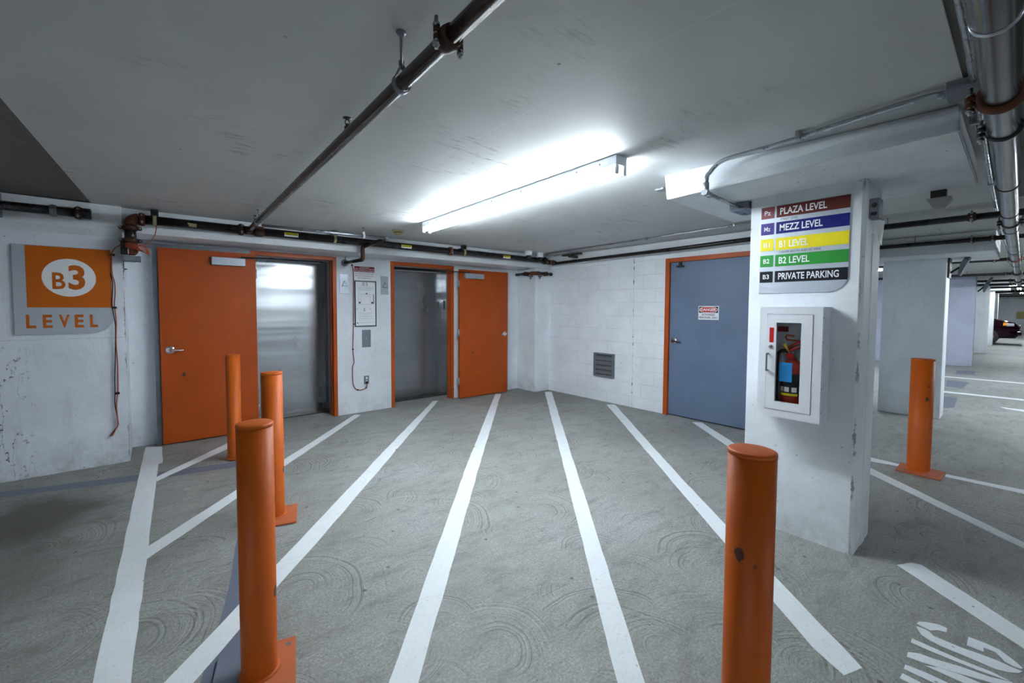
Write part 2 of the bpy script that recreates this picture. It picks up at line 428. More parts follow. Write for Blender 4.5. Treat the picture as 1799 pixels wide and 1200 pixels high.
def obj(name, bm, mat, parent=None, label=None, cat=None, group=None, kind=None):
    bmesh.ops.recalc_face_normals(bm, faces=bm.faces)
    me = bpy.data.meshes.new(name)
    co = [v.co for v in bm.verts]
    if parent is not None:
        root = Vector((0, 0, 0)); q = parent
        while q is not None: root += q.location; q = q.parent
        org = root
    else:
        if kind == 'structure': org = Vector((0, 0, 0))
        else:
            lo = Vector([min(c[i] for c in co) for i in range(3)]); hi = Vector([max(c[i] for c in co) for i in range(3)])
            org = Vector(((lo.x+hi.x)/2, (lo.y+hi.y)/2, lo.z))
    for v in bm.verts: v.co -= org
    bm.to_mesh(me); bm.free()
    o = bpy.data.objects.new(name, me); C.objects.link(o)
    me.materials.append(M[mat] if isinstance(mat, str) else mat)
    if parent is not None: o.parent = parent
    else: o.location = org
    if label: o['label'] = label
    if cat: o['category'] = cat
    if group: o['group'] = group
    if kind: o['kind'] = kind
    return o
def thing(name, label, cat, loc, group=None):
    o = bpy.data.objects.new(name, None); C.objects.link(o); o.location = loc
    o.empty_display_size = .1; o['label'] = label; o['category'] = cat
    if group: o['group'] = group
    return o
def struct(name, bm, mat, parent=None): return obj(name, bm, mat, parent, kind=None if parent else 'structure')
B = bmesh.new
def box(*a, **k): return bx(B(), *a, **k)
def text(bm, s, o, right, up, w_, h, depth=.0006, bold=0.0):
    """lettering fitted to w_ x h (cap height), lower left corner at o, raised by depth towards the viewer"""
    cu = bpy.data.curves.new('lettering', 'FONT'); cu.body = s; cu.size = 1; cu.offset = bold; cu.resolution_u = 3
    t = bpy.data.objects.new('lettering', cu); C.objects.link(t)
    bpy.context.view_layer.update()
    me = bpy.data.meshes.new_from_object(t.evaluated_get(bpy.context.evaluated_depsgraph_get()))
    bpy.data.objects.remove(t); bpy.data.curves.remove(cu)
    if not len(me.vertices): return bm
    xs = [v.co.x for v in me.vertices]; ys = [v.co.y for v in me.vertices]
    x0, x1, y0, y1 = min(xs), max(xs), min(ys), max(ys)
    o, right, up = Vector(o), Vector(right).normalized(), Vector(up).normalized(); nrm = right.cross(up)
    vv = [bm.verts.new(o+right*((v.co.x-x0)/(x1-x0)*w_)+up*((v.co.y-y0)/(y1-y0)*h)+nrm*depth) for v in me.vertices]
    for p in me.polygons:
        try: bm.faces.new([vv[i] for i in p.vertices])
        except ValueError: pass
    bpy.data.meshes.remove(me); return bm

def many(name, fn, items, mat, parent):
    for it in items: obj(name, fn(*it) if isinstance(it, tuple) else fn(it), mat, parent)

# ============================================================ STRUCTURE
CZ = 2.40
struct('floor', box(-9, 44, -9, 6.6, -.2, 0), 'floor')
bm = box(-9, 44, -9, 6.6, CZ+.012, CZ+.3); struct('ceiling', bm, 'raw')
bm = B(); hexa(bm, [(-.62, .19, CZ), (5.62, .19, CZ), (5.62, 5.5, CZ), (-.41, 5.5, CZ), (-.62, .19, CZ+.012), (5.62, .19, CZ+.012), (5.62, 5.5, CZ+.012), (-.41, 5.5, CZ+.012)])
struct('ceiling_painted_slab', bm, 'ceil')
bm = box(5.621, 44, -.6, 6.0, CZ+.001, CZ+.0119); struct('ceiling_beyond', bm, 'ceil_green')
# walls round the lobby
bm = box(-9, -.22, 5.29, 6.6, 0, CZ+.012); struct('wall_left', bm, 'wall')
bm = B(); hexa(bm, [(-9, 5.245, 2.175), (-.22, 5.245, 2.175), (-.22, 5.31, 2.09), (-9, 5.31, 2.09), (-9, 5.245, CZ), (-.22, 5.245, CZ), (-.22, 5.31, CZ), (-9, 5.31, CZ)])
struct('trim_beam_left', bm, 'beam')
bm = B()
bx(bm, -.22, .90, 5.8, 6.0, 0, CZ); bx(bm, 1.915, 2.71, 5.8, 6.0, 0, CZ); bx(bm, 3.80, 5.24, 5.8, 6.0, 0, CZ)
bx(bm, .90, 1.915, 5.8, 6.0, 2.155, CZ); bx(bm, 2.71, 3.80, 5.8, 6.0, 2.155, CZ)
bx(bm, .55, .75, 6.0, 6.6, 0, CZ); bx(bm, 1.97, 2.62, 6.0, 6.6, 0, CZ); bx(bm, 3.98, 4.2, 6.0, 6.6, 0, CZ)
bx(bm, .55, 4.2, 6.36, 6.6, 2.12, CZ)
bx(bm, .75, 1.97, 6.0, 6.36, 2.13, 2.3); bx(bm, 2.62, 3.98, 6.0, 6.36, 2.13, 2.3)
struct('wall_elevators', bm, 'wall_smooth')
struct('trim_beam_elevators', box(-.22, 5.56, 5.30, 5.8, 2.178, CZ), 'beam')
# grey edging strip along the recess behind the open left door
struct('trim_recess_edge', box(-.12, .90, 5.775, 5.80, 2.105, 2.15), 'greybox')
struct('trim_recess_jamb', box(-.012, .030, 5.70, 5.80, 0, 2.105), 'greybox')
struct('wall_corner_pier', box(5.20, 5.56, 5.34, 5.8, 0, 2.18, bev=.006), 'pillar')
bm = B(); bx(bm, 5.55, 5.75, 3.118, 5.9, 0, CZ); bx(bm, 5.55, 5.75, 1.35, 1.80, 0, CZ); bx(bm, 5.55, 5.75, 1.80, 3.118, 2.165, CZ)
struct('wall_right', bm, 'block')
bm = B(); hexa(bm, [(5.45, 1.35, 2.29), (5.56, 1.35, 2.29), (5.56, 5.3, 2.215), (5.45, 5.3, 2.215), (5.45, 1.35, CZ), (5.56, 1.35, CZ), (5.56, 5.3, CZ), (5.45, 5.3, CZ)])
struct('trim_beam_right', bm, 'beam')
# block core behind the blue door
struct('wall_core_side', box(5.75, 8.0, 1.35, 1.55, 0, CZ), 'wall_smooth')
struct('wall_core_back', box(8.0, 8.2, 1.35, 6.6, 0, CZ), 'wall_smooth')
# beyond
struct('wall_middle', box(16.45, 16.85, .80, 6.6, 0, CZ, bev=.01), 'bluewall')
struct('wall_far', box(42.3, 42.6, -9, 6.6, 0, CZ), 'wall_smooth')
struct('wall_behind', box(-9.2, -9, -9, 6.6, 0, CZ), 'wall_smooth')
struct('wall_aisle', box(-9, 44, -9.2, -9, 0, CZ), 'wall_smooth')
struct('wall_end_left', box(5.75, 44, 6.4, 6.6, 0, CZ), 'wall_smooth')
# near pillar with chamfered corner + recessed side
bm = B(); prism(bm, [(3.22, .61), (3.24, .59), (3.62, .59), (3.64, .61), (3.64, 1.195), (3.22, 1.195)], (0, 0, 0), (1, 0, 0), (0, 1, 0), (0, 0, 2.23))
bx(bm, 3.40, 3.50, .585, .60, .0, 1.93, bev=.003)
struct('pillar', bm, 'pillar')
bm = B(); hexa(bm, [(2.70, .20, 2.235), (3.90, .20, 2.225), (3.88, 1.58, 2.21), (2.735, 1.545, 2.213), (2.87, .215, CZ), (3.93, .215, CZ), (3.93, 1.58, CZ), (2.80, 1.60, CZ)])
bmesh.ops.bevel(bm, geom=list(bm.edges), offset=.006, segments=2, affect='EDGES')
struct('pillar_capital', bm, 'pillar')
bm = B(); bx(bm, 8.2, 8.58, .66, 1.29, 0, 2.22, bev=.01); struct('pillar.001', bm, 'pillar')
bm = box(7.62, 9.0, .235, 1.62, 2.16, CZ, bev=.008); struct('pillar_capital.001', bm, 'beam')
for k, (x, y0) in enumerate(((22.0, .757), (27.2, .79), (31.5, .80))):
    struct('pillar.%03d' % (k+2), box(x, x+.4, y0, y0+.55, 0, 2.3, bev=.01), 'pillar')
    struct('pillar_capital.%03d' % (k+2), box(x-.5, x+.9, y0-.4, y0+.95, 2.28, CZ), 'beam')
struct('wall_patch_yellow', box(42.28, 42.3, -.15, .31, .92, 1.38), 'yellowpaint')

# elevator entrances: frame, steel panels (door_1, door_2)
def elevator(num, x0, x1, sx0, sx1, top):
    """x0..x1 outer frame at y 5.8; steel door sx0..sx1 at y 6.3"""
    d = obj('door_%d' % num, box(sx0, sx1, 6.315, 6.335, 0.012, top), 'steel', kind='structure')
    j = B(); bx(j, sx1, sx1+.012, 6.16, 6.33, 0, top+.02); bx(j, sx1, sx1+.045, 6.148, 6.16, 0, top+.02)
    obj('door_jamb', j, 'steel', d)
    obj('door_transom', box(sx0, sx1+.05, 6.25, 6.36, top+.02, 2.3), 'darkmetal', d)
    obj('door_sill', box(sx0, sx1+.04, 6.10, 6.36, 0.0, .012), 'darkmetal', d)
    obj('floor_indicator', box(sx1-.002+.012-.014, sx1+.001, 6.19, 6.245, 1.46, 1.60, bev=.004), 'black', d)
    f = B(); t = .05
    bx(f, x0, x0+t, 5.785, 5.90, 0, 2.155, bev=.003); bx(f, x1-t, x1, 5.785, 5.90, 0, 2.155, bev=.003); bx(f, x0+t, x1-t, 5.785, 5.90, 2.105, 2.155, bev=.003)
    bx(f, x1-t-.012, x1-t, 5.84, 5.90, 0, 2.105)
    obj('door_frame', f, 'frame', kind=None, parent=d)
    return d
elevator(1, .90, 1.92, .76, 1.865, 2.10)
elevator(2, 2.705, 3.80, 2.63, 3.885, 2.075)

# ============================================================ DOORS
def lever(parent, c, out, side, mat='chrome'):
    """rosette at c facing out, lever pointing along side"""
    c, out, side = Vector(c), Vector(out), Vector(side)
    b = B(); lathe(b, c, out, [(0, .042), (.008, .042), (.012, .036), (.014, .018), (.045, .013), (.05, .013)])
    h = obj('handle', b, mat, parent)
    b = B(); tube(b, smooth([c+out*.045-side*.012, c+out*.052+side*.02, c+out*.052+side*.06+Vector((0, 0, -.004)), c+out*.045+side*.115+Vector((0, 0, -.006))], 4), [.012]*5+[.010]*4+[.009]*3+[.007], 12)
    obj('lever', b, mat, h)
def closer(parent, x0, x1, y, z0, z1, arm, mat='alu'):
    c_ = obj('door_closer', box(x0, x1, y-.055, y, z0, z1, bev=.006), mat, parent)
    b = B()
    for a, q in zip(arm, arm[1:]): tube(b, [a, q], .009, 8)
    for a in arm[:2]: lathe(b, Vector(a)-Vector((0, 0, .012)), (0, 0, 1), [(0, .014), (.024, .014)], 12)
    obj('closer_arm', b, 'darkmetal', c_)
def leaf(name, label, x0, x1, yf):
    t = thing(name, label, 'door', ((x0+x1)/2, yf+.022, 0))
    obj('leaf', box(x0, x1, yf, yf+.045, .012, 2.10, bev=.003), 'orange', t)
    return t
t = leaf('smoke_door', 'orange door swung flat against the wall beside the level sign, lever on its outer edge', .035, .94, 5.66)
closer(t, .50, .828, 5.66, 1.945, 2.035, [(.80, 5.625, 2.045), (1.10, 5.66, 2.06), (1.42, 5.80, 2.075)])
lever(t, (.118, 5.66, 1.02), (0, -1, 0), (1, 0, 0))
b = B()
for z in (.25, 1.08, 1.87): tube(b, [(.948, 5.70, z-.055), (.948, 5.70, z+.055)], .010, 10)
obj('hinge', b, 'alu', t)
t = leaf('smoke_door', 'orange door standing open beside the corner pier, with three visible hinges', 3.83, 4.845, 5.66)
closer(t, 3.905, 4.285, 5.66, 1.955, 2.04, [(3.99, 5.625, 2.05), (3.70, 5.66, 2.055), (3.42, 5.79, 2.06)])
lever(t, (4.765, 5.66, 1.03), (0, -1, 0), (-1, 0, 0))
for z in (.29, 1.08, 1.87):
    b = B(); tube(b, [(3.815, 5.665, z-.055), (3.815, 5.665, z+.055)], .011, 10); bx(b, 3.788, 3.815, 5.668, 5.675, z-.055, z+.055)
    obj('hinge', b, 'alu', t)
# blue door in the block wall
d = obj('door_3', box(5.562, 5.607, 1.86, 3.055, .015, 2.105, bev=.003), 'bluedoor', kind='structure')
f = B(); bx(f, 5.53, 5.66, 3.058, 3.118, 0, 2.165, bev=.003); bx(f, 5.53, 5.66, 1.80, 1.858, 0, 2.165, bev=.003); bx(f, 5.53, 5.66, 1.858, 3.058, 2.107, 2.165, bev=.003)
obj('door_frame', f, 'frame', d)
h = obj('door_handle', lathe(B(), (5.562, 2.985, 1.035), (-1, 0, 0), [(0, .042), (.008, .042), (.012, .036), (.014, .018), (.045, .013), (.05, .013)]), 'chrome', d)
b = B(); tube(b, [(5.517, 2.997, 1.035), (5.510, 2.96, 1.033), (5.512, 2.92, 1.029), (5.518, 2.872, 1.025)], [.012, .011, .010, .007], 12); obj('door_lever', b, 'darkmetal', h)
b = B(); bx(b, 5.535, 5.562, 2.90, 2.93, 2.035, 2.107); bx(b, 5.515, 5.562, 2.862, 2.955, 2.035, 2.058, bev=.003); obj('door_stop', b, 'black', d)
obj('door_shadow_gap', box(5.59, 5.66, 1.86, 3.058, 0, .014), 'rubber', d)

# danger sign on the blue door
X = 5.561
t = thing('danger_sign', 'white danger notice for authorized personnel stuck on the blue-grey door', 'sign', (X, 2.53, 1.34))
obj('backing', box(X-.0015, X, 2.405, 2.662, 1.335, 1.512), 'whitev', t)
obj('black_band', box(X-.0022, X-.0015, 2.414, 2.653, 1.424, 1.503), 'blackv', t)
def ell(cy, cz, ry, rz, k=28, p=2.6): return [(cy+ry*math.copysign(abs(math.cos(2*math.pi*i/k))**(2/p), math.cos(2*math.pi*i/k)), cz+rz*math.copysign(abs(math.sin(2*math.pi*i/k))**(2/p), math.sin(2*math.pi*i/k))) for i in range(k)]
obj('oval_border', prism(B(), ell(2.534, 1.4635, .113, .0385), (X-.0022, 0, 0), (0, 1, 0), (0, 0, 1), (-.0006, 0, 0)), 'whitev', t)
obj('red_oval', prism(B(), ell(2.534, 1.4635, .107, .0335), (X-.0028, 0, 0), (0, 1, 0), (0, 0, 1), (-.0006, 0, 0)), 'red', t)
obj('danger_lettering', text(B(), 'DANGER', (X-.0034, 2.632, 1.447), (0, -1, 0), (0, 0, 1), .196, .036, .0004, .03), 'whitev', t)
b = B(); text(b, 'AUTHORIZED', (X-.0016, 2.618, 1.387), (0, -1, 0), (0, 0, 1), .168, .026, .0005, .02); text(b, 'PERSONNEL ONLY', (X-.0016, 2.652, 1.350), (0, -1, 0), (0, 0, 1), .236, .026, .0005, .02)
obj('notice_lettering', b, 'darkprint', t)

# louvre vent low in block wall
t = thing('wall_vent', 'grey metal louvre vent set low in the white block wall', 'vent', (5.53, 4.11, .39))
b = B(); y0, y1, z0, z1 = 3.93, 4.315, .395, .77; e = .035
bx(b, 5.515, 5.56, y0, y0+e, z0, z1); bx(b, 5.515, 5.56, y1-e*1.6, y1, z0, z1); bx(b, 5.515, 5.56, y0+e, y1-e*1.6, z0, z0+e); bx(b, 5.515, 5.56, y0+e, y1-e*1.6, z1-e*.7, z1)
obj('frame', b, 'greybox', t)
obj('backing', box(5.547, 5.552, y0+e, y1-e*1.6, z0+e, z1-e*.7), 'black', t)
b = B()
for k in range(4):
    z = z0+e+.012+k*.073
    hexa(b, [(5.515, y0+e, z), (5.545, y0+e, z+.03), (5.545, y1-e*1.6, z+.03), (5.515, y1-e*1.6, z), (5.515, y0+e, z+.045), (5.545, y0+e, z+.07), (5.545, y1-e*1.6, z+.07), (5.515, y1-e*1.6, z+.045)])
obj('louvre_slats', b, 'greybox', t)

# ============================================================ LEVEL SIGN on the left wall
Y = 5.29
t = thing('level_sign', 'large silver and orange B3 LEVEL sign on the white wall', 'sign', (-.612, Y, 1.235))
def rounded(x0, x1, z0, z1, r, corners, k=10):
    """rectangle polygon; corners subset of 'bl br tr tl' rounded by r"""
    P = []
    for nm, cx, cz, a0 in (('bl', x0, z0, 180), ('br', x1, z0, 270), ('tr', x1, z1, 0), ('tl', x0, z1, 90)):
        if nm in corners:
            ox = cx+(r if cx == x0 else -r); oz = cz+(r if cz == z0 else -r)
            P += [(ox+r*math.cos(R(a0+90*i/k)), oz+r*math.sin(R(a0+90*i/k))) for i in range(k+1)]
        else: P.append((cx, cz))
    return P
obj('panel', prism(B(), rounded(-.922, -.306, 1.235, 2.0, .14, ('br',)), (0, Y-.018, 0), (1, 0, 0), (0, 0, 1), (0, .018, 0)), 'silver', t)
obj('orange_field', box(-.845, -.308, Y-.0195, Y-.018, 1.468, 1.995), 'orange_vinyl', t)
obj('white_oval', prism(B(), ell(-.582, 1.73, .171, .166, 48, 2), (0, Y-.0195, 0), (1, 0, 0), (0, 0, 1), (0, -.001, 0)), 'whitev', t)
b = B(); text(b, 'B', (-.690, Y-.0206, 1.628), (1, 0, 0), (0, 0, 1), .082, .145, .0005, .022); text(b, '3', (-.590, Y-.0206, 1.625), (1, 0, 0), (0, 0, 1), .108, .218, .0005, .03)
obj('level_number', b, 'orange_vinyl', t)
b = B()
for k, ch in enumerate('LEVEL'): text(b, ch, (-.855+k*.0985, Y-.0186, 1.29), (1, 0, 0), (0, 0, 1), (.058, .058, .066, .058, .052)[k], .115, .0006, .03)
obj('level_word', b, 'orange_vinyl', t)

# ============================================================ wall between the elevators
Y = 5.8
for x0, x1, zt, side in ((1.962, 2.082, 1.93, 'first'), (2.553, 2.667, 1.93, 'second')):
    t = thing('call_plate', 'steel call plate with a triangle button, %s' % ('next to the first elevator frame' if side == 'first' else 'next to the second elevator frame'), 'elevator button', ((x0+x1)/2, Y, 1.665), 'elevator call plates')
    obj('plate', box(x0, x1, Y-.006, Y, 1.668, 1.932, bev=.002), 'alu', t)
    cx = (x0+x1)/2+.006; zc = 1.805
    b = B(); tri = [(cx-.040, zc-.038), (cx+.040, zc-.038), (cx, zc+.040)]
    prism(b, tri, (0, Y-.006, 0), (1, 0, 0), (0, 0, 1), (0, -.004, 0)); obj('triangle_rim', b, 'darkmetal', t)
    b = B(); prism(b, [(cx+(p[0]-cx)*.78, zc+(p[1]-zc)*.78-.002) for p in tri], (0, Y-.010, 0), (1, 0, 0), (0, 0, 1), (0, -.003, 0)); obj('triangle_button', b, 'alu', t)
t = thing('hours_notice', 'small white notice with a dark red header above the framed floor plan', 'sign', (2.31, Y, 1.86))
obj('sheet', box(2.166, 2.458, Y-.003, Y, 1.858, 2.052), 'whitev', t)
obj('header', box(2.166, 2.458, Y-.0036, Y-.003, 1.975, 2.052), 'darkred', t)
b = B(); text(b, 'GARAGE HOURS', (2.245, Y-.0037, 2.032), (1, 0, 0), (0, 0, 1), .135, .014)
text(b, 'MON - FRI 6:00 AM TO 10:00 PM', (2.174, Y-.0037, 2.008), (1, 0, 0), (0, 0, 1), .275, .016); text(b, 'SAT & SUN 8:00 AM TO 10:00 PM', (2.174, Y-.0037, 1.983), (1, 0, 0), (0, 0, 1), .275, .016)
obj('header_lettering', b, 'whitev', t)
b = B(); text(b, 'VEHICLES LEFT AFTER HOURS', (2.176, Y-.0032, 1.943), (1, 0, 0), (0, 0, 1), .272, .018); text(b, 'WILL NOT BE RELEASED UNTIL', (2.176, Y-.0032, 1.912), (1, 0, 0), (0, 0, 1), .272, .018); text(b, 'NEXT BUSINESS DAY', (2.21, Y-.0032, 1.881), (1, 0, 0), (0, 0, 1), .20, .018)
obj('notice_lettering', b, 'darkred', t)
t = thing('floor_plan_frame', 'tall white floor plan of level B3 in a thin black frame', 'sign', (2.32, Y, 1.21))
fx0, fx1, fz0, fz1 = 2.166, 2.478, 1.212, 1.852
obj('sheet', box(fx0+.006, fx1-.006, Y-.008, Y-.0001, fz0+.006, fz1-.006), 'whitev', t)
b = B(); e = .012
bx(b, fx0, fx0+e, Y-.016, Y, fz0, fz1); bx(b, fx1-e, fx1, Y-.016, Y, fz0, fz1); bx(b, fx0+e, fx1-e, Y-.016, Y, fz0, fz0+e); bx(b, fx0+e, fx1-e, Y-.016, Y, fz1-e, fz1)
obj('frame', b, 'black', t)
yy = Y-.0085
b = B(); text(b, 'B', (2.280, yy, 1.788), (1, 0, 0), (0, 0, 1), .032, .045, .0004, -.01); text(b, '3', (2.322, yy, 1.788), (1, 0, 0), (0, 0, 1), .030, .045, .0004, -.01)
for (a0, a1, c0, c1) in ((2.325, 2.352, 1.668, 1.683), (2.225, 2.25, 1.535, 1.56), (2.405, 2.43, 1.535, 1.56), (2.295, 2.31, 1.455, 1.468), (2.295, 2.31, 1.432, 1.445), (2.19, 2.20, 1.455, 1.465), (2.385, 2.395, 1.455, 1.465), (2.195, 2.212, 1.255, 1.27)): bx(b, a0, a1, yy-.0006, yy, c0, c1)
obj('dark_print', b, 'darkprint', t)
b = B(); bx(b, 2.43, 2.446, yy-.0006, yy, 1.53, 1.665)
for (a0, a1, c0, c1) in ((2.22, 2.43, 1.663, 1.666), (2.22, 2.43, 1.522, 1.525), (2.22, 2.223, 1.522, 1.666), (2.255, 2.39, 1.635, 1.637), (2.255, 2.257, 1.55, 1.637), (2.39, 2.392, 1.55, 1.637), (2.2, 2.45, 1.773, 1.775)): bx(b, a0, a1, yy-.0006, yy, c0, c1)
text(b, 'YOUR CAR IS PARKED ON THE', (2.205, yy, 1.745), (1, 0, 0), (0, 0, 1), .235, .014, .0004); text(b, 'THIRD BASEMENT LEVEL', (2.22, yy, 1.720), (1, 0, 0), (0, 0, 1), .205, .014, .0004)
for z, a0, a1 in ((1.395, 2.23, 2.415), (1.373, 2.27, 2.375), (1.35, 2.225, 2.42), (1.32, 2.21, 2.44), (1.262, 2.225, 2.445)): text(b, 'NOTICE OF PARKING TERMS', (a0, yy, z), (1, 0, 0), (0, 0, 1), a1-a0, .010, .0004)
obj('blue_grey_print', b, 'bluegreyprint', t)
t = thing('blank_cover_plate', 'blank grey steel cover plate below the framed floor plan', 'wall plate', (2.33, Y, .92))
obj('plate', box(2.268, 2.395, Y-.006, Y, .92, 1.165, bev=.002), 'greybox', t)
obj('screw', lathe(B(), (2.331, Y-.006, 1.045), (0, -1, 0), [(0, .007), (.002, .006)], 12), 'chrome', t)
t = thing('power_outlet', 'grey power outlet low on the wall between the elevators', 'outlet', (2.325, Y, .40))
obj('cover', box(2.290, 2.362, Y-.007, Y, .395, .512, bev=.002), 'greybox', t)
for z in (.478, .430): obj('socket', lathe(B(), (2.326, Y-.007, z), (0, -1, 0), [(0, .017), (.003, .016)], 16), 'whitev', t)
obj('plug', box(2.312, 2.338, Y-.035, Y-.010, .408, .436, bev=.004), 'black', t)
cp = [(2.133, 2.075), (2.15, 1.99), (2.153, 1.86), (2.148, 1.5), (2.145, 1.25), (2.132, .905), (2.148, .72), (2.125, .65), (2.128, .436), (2.16, .35), (2.20, .325), (2.257, .319), (2.319, .345), (2.330, .405)]
b = B(); tube(b, smooth([(x, Y-.012 if i < 12 else Y-.02, z) for i, (x, z) in enumerate(cp)], 6), .0055, 8)
t = thing('red_cable', 'dark red cord running down the wall from the drain pipe to the outlet', 'cord', (2.13, Y, .32))
obj('cable', b, 'redwire', t)
many('cable_clip', lambda x, z: box(x-.010, x+.010, 5.8-.022, 5.8-.0002, z-.008, z+.008, bev=.002), ((2.133, 2.06), (2.150, 1.25), (2.133, .90), (2.195, .327), (2.318, .345)), 'black', t)

# ============================================================ FLOOR MARKINGS
def mark(name, poly, label, mat='white_line', z=.0016, cat='floor marking', group=None, jit=.003):
    P = []; n = len(poly)
    for i in range(n):
        a, c_ = Vector(poly[i]), Vector(poly[(i+1) % n]); L = (c_-a).length; k = max(1, int(L/.12)) if jit else 1
        nr = Vector((-(c_-a).y, (c_-a).x)).normalized()
        for j in range(k):
            q = a+(c_-a)*j/k
            if j: q += nr*random.uniform(-jit, jit)
            P.append((q.x, q.y))
    b = prism(B(), P, (0, 0, z-.0012), (1, 0, 0), (0, 1, 0), (0, 0, .0012))
    bmesh.ops.triangulate(b, faces=[f for f in b.faces if len(f.verts) > 4])
    return obj(name, b, mat, label=label, cat=cat, group=group)
G = 'white diagonal stripes on the lobby floor'
mark('floor_stripe', [(-.110, 5.72), (-.132, 5.13), (-.226, 2.224), (-.275, .7), (-.165, .7), (-.109, 2.132), (-.008, 5.03), (.022, 5.05), (.025, 5.633)], 'wide white stripe running straight out from the recess beside the orange door')
mark('floor_stripe', [(-.10, 4.57), (-.022, 4.65), (.59, 5.36), (.585, 5.16), (-.024, 4.53), (-.10, 4.46)], 'short white stripe joining the wide stripe and ending at the bollard by the open door', group=G, z=.0014)
mark('floor_stripe', [(-.14, 3.24), (-.082, 3.30), (2.12, 5.72), (2.19, 5.66), (-.083, 3.138), (-.14, 3.075)], 'white diagonal stripe ending under the wall between the two elevators', group=G, z=.0014)
mark('floor_stripe', [(3.411, 5.80), (1.876, 4.137), (.852, 3.001), (.302, 2.39), (-.008, 2.051), (-.9, 1.07), (-.8, 1.0), (.082, 1.98), (.281, 2.203), (.774, 2.732), (1.712, 3.778), (3.497, 5.78)], 'white diagonal stripe starting in front of the elevator nearer the corner, passing behind two bollards', group=G)
mark('floor_stripe', [(4.55, 5.64), (2.227, 3.187), (.682, 1.505), (.0, .76), (.09, .69), (.773, 1.433), (2.322, 3.113), (4.63, 5.58)], 'white diagonal stripe starting under the hinged open orange door near the pier', group=G)
mark('floor_stripe', [(5.359, 5.247), (2.762, 2.43), (1.387, .946), (.9, .42), (.98, .35), (1.471, .879), (2.845, 2.365), (5.455, 5.173)], 'white diagonal stripe starting at the corner where the pier meets the block wall', group=G)
mark('floor_stripe', [(5.40, 3.963), (3.465, 1.878), (2.20, .52), (2.13, .40), (2.234, .363), (3.548, 1.813), (5.501, 3.886)], 'white diagonal stripe starting below the wall vent and ending beside the orange bollard', group=G)
mark('floor_stripe', [(5.436, 2.653), (4.70, 1.86), (4.20, 1.30), (4.29, 1.22), (5.51, 2.56)], 'white diagonal stripe starting below the blue-grey door and running behind the pillar', group=G)
mark('floor_stripe', [(5.03, .87), (4.957, .80), (4.156, -.05), (3.6, -.64), (3.72, -.64), (4.269, -.05), (5.166, .839), (5.19, .87)], 'white stripe coming out behind the sign pillar towards the aisle')
mark('floor_stripe', [(5.56, 1.25), (5.537, .899), (5.508, .690), (5.43, .690), (5.391, .874), (5.42, 1.25)], 'short white stripe between the sign pillar and the base plate of the bollard behind it')
mark('floor_stripe', [(5.503, .387), (5.523, -.05), (5.52, -1.6), (5.41, -1.6), (5.403, -.05), (5.415, .387)], 'thin white line running from the far bollard base plate to the picture edge')
mark('floor_stripe', [(3.306, .407), (2.916, -.051), (2.30, -.77), (2.46, -.77), (3.078, -.051), (3.42, .317), (3.40, .36)], 'white stripe starting below the sign pillar, beside the painted lettering')
mark('floor_stripe', [(13.70, 1.6), (13.70, -.3), (13.55, -.3), (13.52, 1.6)], 'thin white parking line crossing the aisle floor behind the second pillar, the more distant one')
mark('floor_stripe', [(11.16, .95), (11.18, -.3), (11.03, -.3), (10.96, .95)], 'thin white parking line crossing the aisle floor just behind the second pillar')
mark('floor_arrow', [(10.03, .185), (9.98, .10), (10.06, -.35), (9.98, -.35), (9.86, .02), (9.70, -.35), (9.62, -.35), (9.90, .13)], 'worn white painted symbol on the aisle floor at the picture edge')
# lettering painted on the floor
NG = [
 [(2.755, .263), (2.782, .257), (2.803, .237), (2.826, .2), (2.825, .17), (2.785, .17), (2.773, .197), (2.744, .216)],
 [(2.728, .262), (2.735, .243), (2.73, .22), (2.708, .203), (2.709, .175), (2.709, .121), (2.72, .069), (2.727, .019), (2.722, -.012), (2.724, -.047), (2.698, -.038), (2.672, -.012), (2.653, .02), (2.655, .066), (2.654, .117), (2.651, .17), (2.658, .209), (2.677, .24)],
 [(2.824, .105), (2.829, .057), (2.822, .015), (2.784, -.023), (2.752, -.048), (2.738, -.044), (2.735, -.02), (2.745, .001), (2.76, .007), (2.788, .027), (2.787, .059), (2.751, .057), (2.747, .106)],
 [(2.612, .262), (2.577, .261), (2.576, .198), (2.581, .138), (2.590, .063), (2.605, .004), (2.613, -.019), (2.622, .034), (2.611, .114), (2.611, .198)],
 [(2.493, .26), (2.455, .259), (2.466, .214), (2.498, .132), (2.529, .06), (2.570, -.03), (2.60, -.045), (2.61, -.02), (2.581, .033), (2.56, .111), (2.529, .187), (2.521, .227)],
 [(2.453, .203), (2.482, .169), (2.503, .108), (2.51, .04), (2.52, -.04), (2.48, -.04), (2.456, .099), (2.453, .148)],
 [(2.395, .256), (2.361, .256), (2.362, .209), (2.368, .06), (2.375, -.04), (2.41, -.04), (2.407, .198)],
 [(2.328, .256), (2.288, .258), (2.288, .1), (2.29, -.04), (2.325, -.04), (2.325, .2)]]
t = thing('floor_lettering', 'white stencilled letters painted on the floor below the sign pillar', 'floor marking', (2.55, .1, 0))
b = B()
for P in NG[:3]: prism(b, P, (0, 0, .0006), (1, 0, 0), (0, 1, 0), (0, 0, .0014))
obj('letter', b, 'white_line', t)
b = B()
for P in NG[3:7]: prism(b, P, (0, 0, .0006), (1, 0, 0), (0, 1, 0), (0, 0, .0014))
obj('letter', b, 'white_line', t)
b = B(); prism(b, NG[7], (0, 0, .0006), (1, 0, 0), (0, 1, 0), (0, 0, .0014)); obj('letter', b, 'white_line', t)
